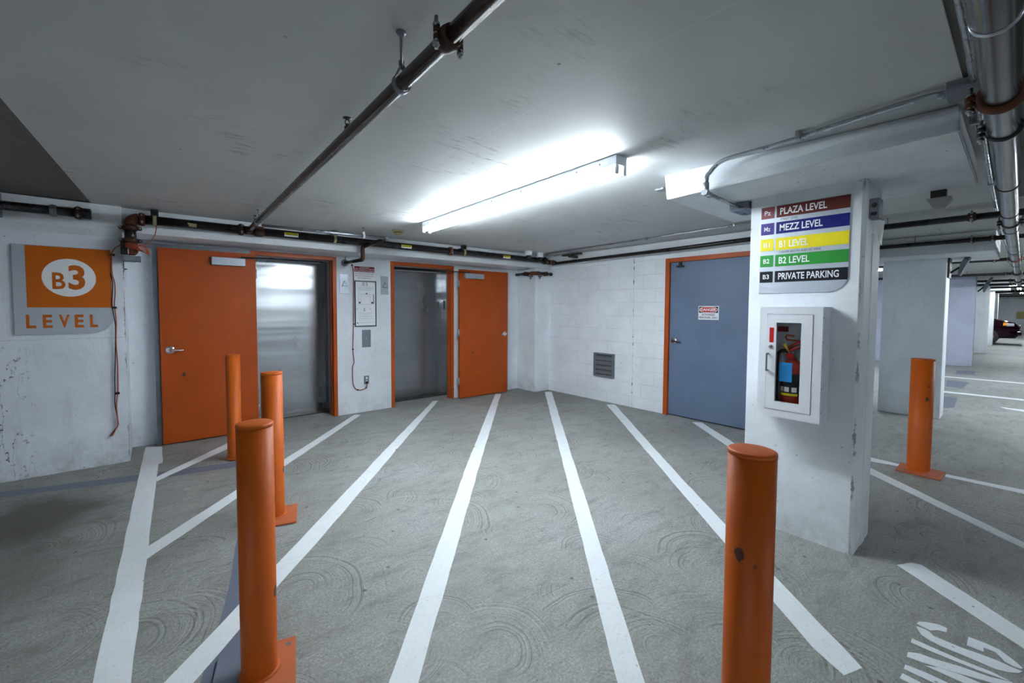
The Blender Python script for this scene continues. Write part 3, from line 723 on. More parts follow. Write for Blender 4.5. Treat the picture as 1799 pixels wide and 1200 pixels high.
# blue-grey painted-out bands and patches
mark('floor_band', [(-3.2, 5.45), (-.997, 5.023), (-.13, 4.798), (.66, 4.62), (.66, 4.47), (-.005, 4.604), (-.971, 4.887), (-3.2, 5.32)], 'blue-grey painted band crossing the floor in front of the level sign wall', 'grey_line', .0008)
mark('floor_band', [(.60, 4.45), (.427, 3.316), (.259, 2.521), (.202, 2.302), (.05, 1.8), (-.15, 1.1), (.02, 1.05), (.247, 1.70), (.42, 2.4), (.52, 3.1), (.64, 4.45)], 'blue-grey painted band behind the closest bollard', 'grey_line', .0008)
for P, l in (([(12.94, .959), (12.90, .649), (11.79, .67), (11.88, .896)], 'the middle one of three'), ([(10.447, .80), (10.493, .651), (9.387, .611), (9.199, .72)], 'the one closest to the second pillar'), ([(15.26, .975), (15.44, .677), (14.51, .656), (14.33, .935)], 'the most distant of three')):
    mark('floor_patch', P, 'blue-grey painted patch on the aisle floor, %s' % l, 'grey_line', .0008, group='blue-grey patches on the aisle floor', jit=0)

for x, y, a, l in ((1.93, 4.02, .5, 'small tan dry leaf lying beside a white stripe in front of the elevators'), (2.62, 3.60, 1.9, 'small dry leaf on the white stripe in front of the hinged open door')):
    b = B(); P = [(-.022, 0), (-.012, .009), (.0, .012), (.014, .008), (.024, 0), (.012, -.010), (-.004, -.011), (-.014, -.006)]
    c_, s_ = math.cos(a), math.sin(a)
    prism(b, [(x+p[0]*c_-p[1]*s_, y+p[0]*s_+p[1]*c_) for p in P], (0, 0, .003), (1, 0, 0), (0, 1, 0), (0, 0, .0012)); obj('dry_leaf', b, 'tan', label=l, cat='leaf')

# ============================================================ BOLLARDS
def bollard(c, r, h, label, plate=None, rot=0, ps=.147, half=False):
    t = thing('bollard', label, 'bollard', (c[0], c[1], 0), 'orange steel bollards')
    obj('post', lathe(B(), (c[0], c[1], .006), (0, 0, 1), [(0, r), (.01, r), (h-.022, r)], 40), 'bollard', t)
    b = B(); lathe(b, (c[0], c[1], h-.014), (0, 0, 1), [(-.003, r*.965), (0, r*1.005), (.006, r*1.015), (.012, r), (.0145, r*.92), (.017, r*.5), (.0175, .001)], 40)
    obj('cap', b, 'bollard', t)
    if plate:
        mt = Matrix.Translation((plate[0], plate[1], 0)) @ Matrix.Rotation(rot, 4, 'Z')
        for nm, a0, a1, mm in ((('base_plate', -.045, ps, 'plate'), ('painted_plate_half', -ps, -.0455, 'greyplate')) if half else (('base_plate', -ps, ps, 'plate'),)):
            b = B(); bx(b, a0, a1, -ps, ps, .0022, .013, bev=.002)
            for v in b.verts: v.co = mt @ v.co
            obj(nm, b, mm, t)
    b = B(); lathe(b, (c[0], c[1], .012), (0, 0, 1), [(0, r+.010), (.003, r+.008), (.010, r)], 32); obj('weld_ring', b, 'bollard', t)
    return t
bollard((.295, 1.87), .0655, 1.02, 'closest orange bollard at the wide stripe, with scraped paint and a flaking base plate', (.278, 1.866), R(-13.6), half=True)
bollard((.575, 4.745), .0615, 1.02, 'orange bollard standing in front of the open orange door beside the level sign')
bollard((.622, 3.245), .0685, 1.025, 'orange bollard in front of the first elevator, base plate showing on its far side', (.618, 3.233), R(-15))
bollard((1.49, .53), .069, 1.02, 'orange bollard standing before the sign pillar, cap scratched')
bollard((5.41, .555), .079, 1.03, 'orange bollard behind the sign pillar, in front of the second pillar', (5.39, .54), 0)

# ============================================================ CEILING FIXTURES
def fixture(name, a, c, label, group=None, z=CZ):
    """two-lamp strip light between points a and c (xy)"""
    a, c = Vector((a[0], a[1], 0)), Vector((c[0], c[1], 0)); d = (c-a).normalized(); s = Vector((-d.y, d.x, 0)); mid = (a+c)/2; L = (c-a).length/2
    mt = Matrix((d, s, Vector((0, 0, 1)))).transposed().to_4x4(); mt.translation = mid
    def put(b):
        for v in b.verts: v.co = mt @ v.co
        return b
    t = thing(name, label, 'ceiling light', (mid.x, mid.y, z-.11), group)
    b = B(); bx(b, -L, L, -.052, .052, z-.058, z-.001, bev=.003); obj('housing', put(b), 'fixture', t)
    b = B(); prism(b, [(-.052, z-.058), (-.03, z-.072), (.03, z-.072), (.052, z-.058)], (-L+.02, 0, 0), (0, 1, 0), (0, 0, 1), (2*L-.04, 0, 0)); obj('ballast_cover', put(b), 'fixture', t)
    for k in (-1, 1):
        for q in (-1, 1):
            x0, x1 = (.012, L-.018) if q > 0 else (-L+.018, -.012)
            b = B(); tube(b, [(x0, k*.036, z-.090), (x1, k*.036, z-.090)], .0135, 14); obj('tube', put(b), 'tube', t)
    for x in (-L+.008, 0, L-.008):
        for k in (-1, 1): obj('lamp_holder', put(box(x-.007, x+.007, k*.036-.014, k*.036+.014, z-.112, z-.058, bev=.002)), 'fixture', t)
    if group is None:
        for x in (-.9, -.75, -.3, .0, .3, .75, .9):
            for k in (-1, 1): obj('knockout', put(lathe(B(), (x*L, .052*k, z-.03), (0, k, 0), [(0, .007), (.0015, .006)], 10)), 'greybox', t)
    return t
fixture('strip_light', (2.325, 4.08), (2.240, 1.56), 'long lit fluorescent strip light fixed to the lobby ceiling')
GL = 'strip lights along the parking aisle'
fixture('strip_light', (-4.6, -.8), (-4.6, -3.3), 'lit fluorescent strip light on the ceiling behind the viewer', GL)
fixture('strip_light', (2.8, -6.6), (5.2, -6.6), 'lit fluorescent strip light on the ceiling by the wall across the aisle', GL)
for x, y in ((8.0, -1.2), (12.5, -1.2), (18.8, -1.0)):
    fixture('strip_light', (x, y), (x+2.4, y), 'lit fluorescent strip light over the aisle, out past the %s' % {8.0: 'second pillar', 12.5: 'crossing parking lines', 18.8: 'blue-grey middle wall'}[x], GL)
fixture('strip_light', (24.6, .16), (27.0, .16), 'lit strip light glimpsed far down the aisle past the metal pipe, the nearer of two', GL)
fixture('strip_light', (31.2, .12), (33.6, .12), 'lit strip light glimpsed far down the aisle past the metal pipe, the smaller of two', GL)
fixture('strip_light', (36.2, -2.2), (38.6, -2.2), 'added strip light out of view, brightening the far wall', GL)  # extra lamp added out of view, only to brighten the far wall
fixture('strip_light', (12.0, 4.0), (12.0, 1.9), 'lit strip light over the bays behind the block wall', GL)

# smoke detector and dome cameras
t = thing('smoke_detector', 'cream smoke detector on the lobby ceiling near the drain pipe', 'smoke detector', (2.30, 4.72, CZ-.05))
obj('base', lathe(B(), (2.30, 4.72, CZ), (0, 0, -1), [(.0005, .07), (.014, .07), (.018, .055)]), 'cream', t)
obj('sensor_ring', lathe(B(), (2.30, 4.72, CZ-.018), (0, 0, -1), [(0, .046), (.010, .046)]), 'black', t)
obj('sensor_head', lathe(B(), (2.30, 4.72, CZ-.028), (0, 0, -1), [(0, .05), (.008, .046), (.022, .03), (.024, .001)]), 'cream', t)
for x, y, s, l in ((4.74, 5.03, 1.0, 'white dome camera on the ceiling above the open door, the larger of the pair'), (5.045, 5.07, .9, 'white dome camera on the ceiling at the corner, the smaller of the pair')):
    t = thing('dome_camera', l, 'camera', (x, y, CZ-.11), 'ceiling dome cameras')
    obj('housing', lathe(B(), (x, y, CZ), (0, 0, -1), [(.0005, .062*s), (.060, .062*s), (.070, .058*s), (.074, .046*s)]), 'white', t)
    obj('dome', lathe(B(), (x, y, CZ-.073), (0, 0, -1), [(0, .045*s), (.018, .042*s), (.034, .03*s), (.044, .012*s), (.046, .001)]), 'glassdark', t)

# ============================================================ PIPES
def coupling(parent, c, axis, r, name='coupling', mat='rust', w_=.05, ears=True, up=None, bolt='galv'):
    """grooved clamp coupling around a pipe at c"""
    c, ax = Vector(c), Vector(axis).normalized()
    u, v = frame_of(ax)
    if up is not None:
        v = (Vector(up)-ax*Vector(up).dot(ax)).normalized(); u = ax.cross(v)
    b = B(); h = w_/2
    lathe(b, c, ax, [(-h, r*1.02), (-h, r*1.22), (-h*.6, r*1.32), (-h*.25, r*1.4), (h*.25, r*1.4), (h*.6, r*1.32), (h, r*1.22), (h, r*1.02)], 24)
    if ears:
        for s in (-1, 1):
            for q in (-1, 1):
                o = c+u*s*(r*1.55)+v*q*.011
                lathe(b, o-v*.007, v, [(0, r*.38), (.014, r*.38)], 12)
    o_ = obj(name, b, mat, parent)
    if ears:
        for s in (-1, 1):
            b = B(); o = c+u*s*(r*1.6); tube(b, [o-v*.05, o+v*.045], .006, 8); lathe(b, o+v*.024, v, [(0, .011), (.012, .011)], 6); lathe(b, o-v*.03, v, [(0, .011), (.010, .011)], 6)
            obj('coupling_bolt', b, bolt, o_)
    return o_
def ring_hanger(name, label, c, axis, r, rod_xy=None, long=2.5, mat='greybox', ztop=CZ, group=None, strap=None):
    """pear-shaped strap hanger with a threaded rod up to the slab"""
    c, ax = Vector(c), Vector(axis).normalized(); side = ax.cross(Vector((0, 0, 1))).normalized()
    t = thing(name, label, 'pipe hanger', (c.x, c.y, c.z-r*1.2), group)
    pts = []
    for k in range(0, 25):
        a = R(-230+k*(280/24)); pts.append(c+side*math.cos(a)*r*1.15+Vector((0, 0, math.sin(a)*r*1.15)))
    topz = c.z+r*long; rx, ry = rod_xy or (c.x, c.y)
    if topz > ztop-.02: topz = ztop-.02
    loop = [Vector((c.x, c.y, topz))]+pts+[Vector((c.x, c.y, topz))]
    b = B()
    for p, q in zip(loop, loop[1:]):
        d = (q-p).normalized(); nn = ax.cross(d).normalized()*.0018
        v = [b.verts.new(x) for x in (p-ax*.011-nn, p+ax*.011-nn, q+ax*.011-nn, q-ax*.011-nn, p-ax*.011+nn, p+ax*.011+nn, q+ax*.011+nn, q-ax*.011+nn)]
        for f_ in ((0, 3, 2, 1), (4, 5, 6, 7), (0, 1, 5, 4), (1, 2, 6, 5), (2, 3, 7, 6), (3, 0, 4, 7)): b.faces.new([v[i] for i in f_])
    obj('strap', b, mat, t)
    b = B(); tube(b, [(c.x, c.y, topz-.02), (rx, ry, ztop)], .005, 8); lathe(b, (c.x, c.y, topz), (0, 0, 1), [(-.008, .011), (.008, .011)], 6); lathe(b, (rx, ry, ztop-.012), (0, 0, 1), [(0, .009), (.006, .014), (.0115, .018)], 12)
    obj('threaded_rod', b, 'greybox', t); return t

HY, HZ, HR = 5.195, 2.295, .044
# main header along the elevator wall
t = thing('sprinkler_main', 'thick black sprinkler main running above the orange doors', 'pipe', (2.7, HY, HZ-HR))
obj('pipe', tube(B(), [(-.10, HY, HZ), (5.30, HY, HZ)], HR, 20), 'blackpipe', t)
coupling(t, (.732, HY, HZ), (1, 0, 0), HR, mat='rustdark'); coupling(t, (3.345, HY, HZ), (1, 0, 0), HR, mat='rust')
coupling(t, (-.075, HY, HZ), (1, 0, 0), HR, mat='rust', w_=.045)
coupling(t, (.90, HY, HZ), (1, 0, 0), HR*.9, name='outlet_tee', mat='rustdark', w_=.10, ears=False)
coupling(t, (5.28, HY, HZ), (1, 0, 0), HR, mat='rustdark', w_=.06)
def sticker(name, x0, x1, txt, parent):
    g0 = B(); A0, A1 = R(20), R(-38); k = 8; r = HR+.0008
    for i in range(k):
        a, c_ = A0+(A1-A0)*i/k, A0+(A1-A0)*(i+1)/k
        v = [g0.verts.new(p) for p in ((x0, HY-r*math.cos(a), HZ+r*math.sin(a)), (x1, HY-r*math.cos(a), HZ+r*math.sin(a)), (x1, HY-r*math.cos(c_), HZ+r*math.sin(c_)), (x0, HY-r*math.cos(c_), HZ+r*math.sin(c_)))]
        g0.faces.new(v)
    s = obj(name, g0, 'whitev', parent)
    g0 = B(); r += .0006
    for i in range(5):
        a, c_ = A0+(A1-A0)*i/k, A0+(A1-A0)*(i+1)/k
        v = [g0.verts.new(p) for p in ((x0+.003, HY-r*math.cos(a), HZ+r*math.sin(a)), (x1-.003, HY-r*math.cos(a), HZ+r*math.sin(a)), (x1-.003, HY-r*math.cos(c_), HZ+r*math.sin(c_)), (x0+.003, HY-r*math.cos(c_), HZ+r*math.sin(c_)))]
        g0.faces.new(v)
    obj('yellow_band', g0, 'yellow', s)
    obj('caution_lettering', text(B(), txt, (x0+.012, HY-HR-.0016, HZ-.008), (1, 0, 0), (0, 0, 1), x1-x0-.024, .017, .0006, .01), 'blackv', s)
for x0, x1 in ((1.145, 1.29), (2.56, 2.71), (4.31, 4.46)): sticker('caution_sticker', x0, x1, 'CAUTION', t)
b = B()
for i in range(5):
    a, c_ = R(10-i*9), R(10-(i+1)*9); r = HR+.001
    b.faces.new([b.verts.new(p) for p in ((.27+i*.003, HY-r*math.cos(a), HZ+r*math.sin(a)), (.342, HY-r*math.cos(a), HZ+r*math.sin(a)-.004), (.345, HY-r*math.cos(c_), HZ+r*math.sin(c_)-.004), (.272+i*.003, HY-r*math.cos(c_), HZ+r*math.sin(c_)))])
obj('tape_scrap', b, 'cream', t)
def bracket(x, label, mat='cream'):
    q = thing('pipe_bracket', label, 'pipe bracket', (x, HY, HZ-HR), 'brackets holding the sprinkler main')
    b = B(); tube(b, [Vector((x, HY+math.cos(R(a))*(HR+.004), HZ+math.sin(R(a))*(HR+.004))) for a in range(0, 360, 15)], .006, 6, closed=True)
    b2 = B()
    for k in range(24):
        a, c_ = R(k*15), R((k+1)*15); ri, ro = HR+.0006, HR+.005
        hexa(b2, [(x-.014, HY+ri*math.cos(a), HZ+ri*math.sin(a)), (x+.014, HY+ri*math.cos(a), HZ+ri*math.sin(a)), (x+.014, HY+ri*math.cos(c_), HZ+ri*math.sin(c_)), (x-.014, HY+ri*math.cos(c_), HZ+ri*math.sin(c_)),
                  (x-.014, HY+ro*math.cos(a), HZ+ro*math.sin(a)), (x+.014, HY+ro*math.cos(a), HZ+ro*math.sin(a)), (x+.014, HY+ro*math.cos(c_), HZ+ro*math.sin(c_)), (x-.014, HY+ro*math.cos(c_), HZ+ro*math.sin(c_))])
    b.free(); obj('strap', b2, mat, q)
    b = B(); bx(b, x-.03, x+.03, HY-.03, 5.30, HZ+HR+.004, HZ+HR+.022, bev=.002); bx(b, x-.03, x+.03, HY-.03, HY+.03, HZ+HR+.022, CZ-.001, bev=.002)
    obj('ceiling_plate', b, 'blackpipe', q)
bracket(.02, 'pale strap bracket on the sprinkler main next to the rusty elbow')
bracket(1.705, 'pale strap bracket on the sprinkler main above the first elevator frame')
bracket(3.585, 'pale strap bracket on the sprinkler main above the hinged open door')
# elbow, riser and tee at the left end with the coil of wire
t = thing('sprinkler_riser', 'rust-red elbow and tee dropping from the sprinkler main above the grey box', 'pipe', (-.155, HY, 1.93))
obj('elbow', tube(B(), [Vector((-.10-.06*math.sin(R(a)), HY, HZ-.06+.06*math.cos(R(a)))) for a in range(0, 91, 10)], HR*1.12, 18), 'rust', t)
obj('nipple', tube(B(), [(-.16, HY, 2.225), (-.16, HY, 2.06)], HR, 18), 'blackpipe', t)
for z in (2.205, 2.09): coupling(t, (-.16, HY, z), (0, 0, 1), HR, mat='rustdark', w_=.04, up=(0, 1, 0))
b = B(); tube(b, [(-.16, HY, 2.075), (-.16, HY, 1.975)], HR*1.15, 18); tube(b, [(-.16, HY, 2.02), (-.15, 5.28, 2.02)], HR*1.1, 18); tube(b, [(-.16, HY, 1.975), (-.16, HY, 1.955)], [HR*1.1, HR*.7], 18)
obj('tee', b, 'rust', t)
obj('flow_switch', box(-.232, -.172, HY-.05, HY+.05, 1.955, 2.07, bev=.008), 'blackpipe', t)
b = B()
for k in range(4):
    tube(b, smooth([(-.20, HY-.055, 2.055-k*.01), (-.13, HY-.075-k*.004, 2.045-k*.012), (-.06, HY-.06, 2.045-k*.014), (-.035+k*.004, HY-.04, 2.00-k*.01), (-.06, HY-.05-k*.003, 1.985), (-.11, HY-.06, 2.02-k*.006), (-.15, HY-.07, 2.035)], 5), .0042, 6)
tube(b, smooth([(-.07, HY-.05, 2.045), (-.02, HY-.045, 2.09), (.015, HY-.04, 2.15), (.03, HY-.03, 2.225), (.03, HY-.01, 2.245)], 5), .004, 6)
obj('wire_coil', b, 'orangewire', t)
t = thing('junction_box', 'grey electrical box hanging below the rust-red tee', 'electrical box', (-.155, 5.24, 1.89))
obj('box', box(-.222, -.090, 5.16, 5.285, 1.900, 1.947, bev=.003), 'greybox', t)
obj('bracket', box(-.222, -.132, 5.20, 5.285, 1.893, 1.899), 'galv', t)
b = B(); tube(b, [(-.215, 5.24, 1.895), (-.215, 5.24, 1.80)], .0025, 6); lathe(b, (-.20, 5.24, 1.826), (1, 0, 0), [(-.012, .001), (-.01, .008), (.012, .001)], 8); obj('hanging_wire', b, 'black', t)
# alarm wire down the wall
wp = [(-.20, 2.06), (-.25, 2.03), (-.285, 1.985), (-.300, 1.94), (-.300, 1.786), (-.285, 1.70), (-.284, 1.602), (-.292, 1.50), (-.286, 1.40), (-.284, 1.30), (-.290, 1.142), (-.285, .956), (-.286, .80), (-.290, .68), (-.303, .56), (-.298, .432), (-.297, .367), (-.315, .327), (-.34, .27)]
t = thing('alarm_wire', 'loose orange and black wire hanging down the wall edge beside the level sign', 'wire', (-.29, 5.28, .26))
obj('orange_strand', tube(B(), smooth([(x, 5.262 if i > 2 else 5.20, z) for i, (x, z) in enumerate(wp)], 5), .0048, 7), 'orangewire', t)
obj('black_strand', tube(B(), smooth([(x-.010-(.006 if 5 < i < 9 else 0)+.012*math.sin(i*.9)*(1 if i > 9 else .3), 5.268, z) for i, (x, z) in enumerate(wp) if i > 3], 5), .004, 7), 'black', t)
obj('white_strand', tube(B(), smooth([(x+.004-.012*math.sin(i*.8), 5.272, z) for i, (x, z) in enumerate(wp) if i > 9]+[(-.35, 5.262, .255)], 5), .003, 6), 'whitev', t)
many('wire_clip', lambda z: box(-.310, -.276, 5.255, 5.2899, z-.010, z+.010, bev=.003), (1.955, 1.468, .668), 'black', t)
# pipe stub on the left wall
t = thing('sprinkler_pipe_stub', 'black capped pipe running along the top of the level sign wall', 'pipe', (-2, 5.19, 2.25))
obj('pipe', tube(B(), [(-5, 5.19, 2.293), (-.44, 5.19, 2.293)], .038, 20), 'blackpipe', t)
obj('end_cap', lathe(B(), (-.452, 5.19, 2.293), (1, 0, 0), [(-.04, .048), (.028, .048), (.034, .038)], 20), 'blackpipe', t)
coupling(t, (-.50, 5.19, 2.293), (1, 0, 0), .04, mat='rustdark', w_=.05); coupling(t, (-.655, 5.19, 2.293), (1, 0, 0), .036, mat='greybox', w_=.045, ears=False)
obj('wall_bracket', box(-1.01, -.955, 5.12, 5.245, 2.20, 2.395, bev=.004), 'greybox', t)

# diagonal branch pipe across the ceiling
DZ = 2.285; dA, dB = Vector((.80, HY, 2.292)), Vector((.665, -1.2, 2.28)); dd = (dB-dA).normalized()
def onb(y): s = (y-dA.y)/(dB.y-dA.y); return dA+(dB-dA)*s
t = thing('sprinkler_branch', 'dark brown sprinkler pipe crossing the lobby ceiling towards the viewer', 'pipe', (.73, 2.0, 2.25))
obj('pipe', tube(B(), [onb(5.14), onb(-8.9)], .0265, 18), 'brownpipe', t)
obj('outlet_fitting', tube(B(), [onb(5.17), onb(5.02)], [.040, .030], 16), 'rustdark', t)
coupling(t, onb(1.115), dd, .0265, mat='rustdark', w_=.055)
obj('brass_ring', lathe(B(), onb(4.72), dd, [(-.012, .0285), (.012, .0285)], 18), 'rust', t)
for y in (4.74, 2.03):
    p = onb(y); b = B(); lathe(b, p+Vector((0, 0, .02)), (0, 0, 1), [(0, .014), (.022, .014), (.024, .009), (.034, .009)], 12)
    tube(b, [p+Vector((-.008, 0, .05)), p+Vector((-.011, 0, .064)), p+Vector((0, 0, .078))], .0025, 6); tube(b, [p+Vector((.008, 0, .05)), p+Vector((.011, 0, .064)), p+Vector((0, 0, .078))], .0025, 6)
    lathe(b, p+Vector((0, 0, .078)), (0, 0, 1), [(0, .004), (.002, .021), (.004, .021), (.005, .004)], 14)
    obj('sprinkler_head', b, 'darkmetal', t)
ring_hanger('pipe_hanger', 'ring hanger holding the brown branch pipe near its rusty clamp', onb(1.44), dd, .0285, rod_xy=(.672, 1.345), group='ring hangers under the lobby ceiling')
ring_hanger('pipe_hanger', 'ring hanger on the brown branch pipe where it meets the sprinkler main', onb(4.55), dd, .030, mat='galv', group='ring hangers under the lobby ceiling')
# galvanised conduit and the offset drain pipe
t = thing('galvanised_pipe', 'shiny galvanised pipe under the ceiling, from the brown branch to the drain offset', 'pipe', (1.5, 4.78, 2.28))
obj('pipe', tube(B(), [(.86, 4.815, 2.30), (2.17, 4.765, 2.30)], .0175, 14), 'galv', t)
obj('end_cap', lathe(B(), (2.165, 4.765, 2.30), (1, 0, 0), [(-.012, .022), (.03, .022), (.034, .016)], 14), 'galv', t)
ring_hanger('pipe_hanger', 'small bright hanger holding the galvanised pipe', (1.90, 4.775, 2.30), (1, -.04, 0), .022, mat='white', group='ring hangers under the lobby ceiling')
t = thing('drain_offset_pipe', 'dark brown pipe with two bends dropping to the wall between the elevators', 'pipe', (2.1, 5.3, 2.03))
P1 = [(2.15, 4.76, 2.285), (2.15, 5.10, 2.265), (2.13, 5.25, 2.245), (2.115, 5.255, 2.22), (2.115, 5.26, 2.10), (2.105, 5.275, 2.085), (2.03, 5.70, 2.075)]
P1 = [(2.155, 4.77, 2.285), (2.105, 5.20, 2.25)]
obj('upper_run', tube(B(), [(2.15, 4.77, 2.283), (2.065, 5.17, 2.245)], .023, 14), 'brownpipe', t)
obj('drop', tube(B(), smooth([(2.068, 5.155, 2.247), (2.055, 5.19, 2.236), (2.053, 5.20, 2.21), (2.053, 5.20, 2.12), (2.053, 5.21, 2.09), (2.052, 5.24, 2.076)], 4), .026, 14), 'rustdark', t)
obj('wall_run', tube(B(), [(2.052, 5.23, 2.077), (2.040, 5.799, 2.085)], .022, 14), 'brownpipe', t)
b = B(); lathe(b, (2.040, 5.80, 2.085), (0, -1, 0), [(0, .05), (.006, .045), (.012, .028)], 16); tube(b, [(2.035, 5.77, 2.10), (2.035, 5.77, 2.165)], .007, 8); obj('wall_flange', b, 'greybox', t)

# corner pipe wrapped round the pier
t = thing('corner_pipe', 'short black pipe with a rusty elbow wrapped round the corner pier', 'pipe', (5.15, 5.3, 2.03))
pz = 2.082; px, py = 5.125, 5.275; r = .026
obj('side_pipe', tube(B(), [(px, 5.76, pz), (px, py+.07, pz)], r, 16), 'blackpipe', t)
obj('front_pipe', tube(B(), [(px+.07, py, pz), (5.52, py, pz)], r, 16), 'blackpipe', t)
obj('elbow', tube(B(), [Vector((px+.07-.07*math.cos(R(a)), py+.07-.07*math.sin(R(a)), pz)) for a in range(0, 91, 10)], r*1.25, 16), 'rust', t)
coupling(t, (px, py+.08, pz), (0, 1, 0), r, mat='rust', w_=.04, ears=False); coupling(t, (px+.08, py, pz), (1, 0, 0), r, mat='rust', w_=.04, ears=False)
obj('end_cap', lathe(B(), (5.50, py, pz), (1, 0, 0), [(0, r*1.2), (.03, r*1.2)], 16), 'blackpipe', t)
for nm, bb in (('clamp', box(5.385, 5.41, py-.034, 5.3395, pz-.036, pz+.036, bev=.003)), ('clamp', box(px-.034, 5.1995, 5.50, 5.525, pz-.036, pz+.036, bev=.003))): obj(nm, bb, 'rustdark', t)
b = B(); bx(b, 5.26, 5.30, py-.01, 5.3395, pz-.055, pz-.030, bev=.003); lathe(b, (5.28, 5.31, pz-.09), (0, 0, 1), [(0, .012), (.04, .018)], 10); obj('bracket', b, 'greybox', t)
b = B(); bx(b, px-.01, 5.1995, 5.40, 5.44, pz-.055, pz-.030, bev=.003); lathe(b, (5.14, 5.40, pz-.10), (0, 0, 1), [(0, .010), (.06, .018)], 10); obj('bracket', b, 'greybox', t)
# pipe cluster in the corner
t = thing('corner_elbow', 'rusty elbow turning the sprinkler main along the block wall', 'pipe', (5.36, 5.1, 2.24))
obj('elbow', tube(B(), [Vector((5.31+.07*math.sin(R(a)), HY-.07+.07*math.cos(R(a)), 2.285-.0002*a)) for a in range(0, 91, 10)], .042, 16), 'rustdark', t)
coupling(t, (5.38, 5.09, 2.26), (0, 1, 0), .034, mat='rust', w_=.04)
obj('reducer', tube(B(), [(5.38, 5.12, 2.262), (5.38, 5.02, 2.25)], [.042, .027], 16), 'blackpipe', t)
t = thing('wall_pipe', 'slim black pipe running along the top of the block wall above the blue-grey door', 'pipe', (5.38, 3.2, 2.24))
obj('pipe', tube(B(), [(5.38, 5.03, 2.245), (5.38, 2.95, 2.262), (5.38, 1.0, 2.295)], .0265, 16), 'blackpipe', t)
t = thing('ceiling_conduit', 'thin grey conduit running along the lobby ceiling beside the block wall', 'conduit', (5.0, 3.3, 2.37))
obj('conduit', tube(B(), [(5.115, 5.0, 2.383), (5.022, 3.135, 2.383), (4.90, 1.3, 2.383)], .010, 10), 'galv', t)
many('conduit_strap', lambda x, y: box(x-.022, x+.022, y-.008, y+.008, 2.368, CZ-.0005, bev=.002), ((5.09, 4.5), (5.02, 3.1), (4.95, 2.0)), 'galv', t)
t = thing('strut_bracket', 'dark trapeze bracket under the ceiling at the block wall corner', 'bracket', (5.35, 4.75, 2.26))
b = B(); bx(b, 5.25, 5.45, 4.60, 4.64, 2.30, 2.34, bev=.003); bx(b, 5.33, 5.37, 4.45, 4.85, 2.345, 2.37, bev=.003); obj('strut', b, 'darkmetal', t)
many('threaded_rod', lambda x, y, z: tube(B(), [(x, y, z), (x, y, CZ)], .005, 8), ((5.28, 4.62, 2.30), (5.35, 4.55, 2.345)), 'galv', t)

# conduit over the near pillar capital
t = thing('bent_conduit', 'galvanised conduit curving over the capital of the sign pillar to a small box', 'conduit', (2.7, .8, 2.2))
cpz = 2.372
obj('conduit', tube(B(), smooth([(2.60, .235, cpz), (2.585, .32, cpz), (2.63, .60, cpz), (2.675, .80, cpz), (2.695, 1.0, cpz), (2.702, 1.13, cpz), (2.706, 1.20, cpz-.015), (2.700, 1.245, cpz-.06), (2.690, 1.255, 2.29), (2.680, 1.255, 2.215)], 6), .013, 12), 'galv', t)
b = B(); lathe(b, (2.680, 1.255, 2.175), (0, 0, 1), [(0, .016), (.045, .019), (.075, .018)], 12); tube(b, [(2.66, 1.255, 2.19), (2.74, 1.256, 2.185)], .019, 12); obj('elbow_body', b, 'galv', t)
obj('lower_conduit', tube(B(), [(2.72, 1.256, 2.188), (3.22, 1.27, 2.185)], .012, 12), 'galv', t)
b = B()
for x, y in ((2.668, .77),): bx(b, x-.035, x+.03, y-.010, y+.010, cpz-.016, CZ-.0005, bev=.002)
obj('conduit_strap', b, 'galv', t)
t = thing('conduit_box', 'small grey box under the capital, against the sign pillar', 'electrical box', (3.30, 1.27, 2.16))
obj('box', box(3.20, 3.42, 1.205, 1.33, 2.165, 2.2145, bev=.003), 'greybox', t)
obj('cover', box(3.205, 3.415, 1.21, 1.325, 2.161, 2.165), 'galv', t)
t = thing('ceiling_junction_box', 'grey junction box on the ceiling edge where the bent conduit starts', 'electrical box', (2.59, .2, 2.35))
obj('box', box(2.55, 2.68, .125, .235, 2.35, CZ-.001, bev=.003), 'greybox', t)
obj('connector', lathe(B(), (2.61, .232, 2.372), (0, 1, 0), [(0, .018), (.03, .017)], 12), 'galv', t)
obj('crack_bracket', box(3.05, 3.12, 1.75, 1.82, 2.385, CZ-.0005, bev=.002), 'galv', label='small metal clip on the ceiling next to the capital', cat='clip')

# aisle: big stainless pipe with clamps, conduit, cross pipes
t = thing('drain_main', 'large shiny metal pipe running down the aisle ceiling past the pillars', 'pipe', (10, .075, 2.15))
def dy(x): return .066+.0075*max(0, min(x, 6)-1)+.002*max(0, x-6)
obj('pipe', tube(B(), [(x, dy(x), 2.205) for x in (-8.9, 1, 3, 6, 12, 19)], .044, 28), 'duct', t)
for x in (1.66, 3.9, 5.05, 6.1, 8.4, 10.8, 13): obj('joint_ring', lathe(B(), (x, dy(x), 2.205), (1, 0, 0), [(-.008, .0445), (-.004, .0475), (.004, .0475), (.008, .0445)], 28), 'galv' if x < 2 else 'rubber', t)
for x, mt_, rr, wd in ((2.28, 'rust', .062, .045), (2.70, 'blackpipe', .053, .03), (5.62, 'blackpipe', .054, .05), (9.6, 'rust', .056, .06)):
    coupling(t, (x, dy(x), 2.205), (1, 0, 0), rr*.72, name='pipe_clamp', mat=mt_, w_=wd)
for x, wd in ((13.6, 1.2), (17.0, .8)): coupling(t, (x, dy(x), 2.205), (1, 0, 0), .05, name='pipe_clamp', mat='blackpipe', w_=wd, ears=False)
t = thing('aisle_conduit', 'slim galvanised conduit running beside the large metal pipe', 'conduit', (8, .17, 2.37))
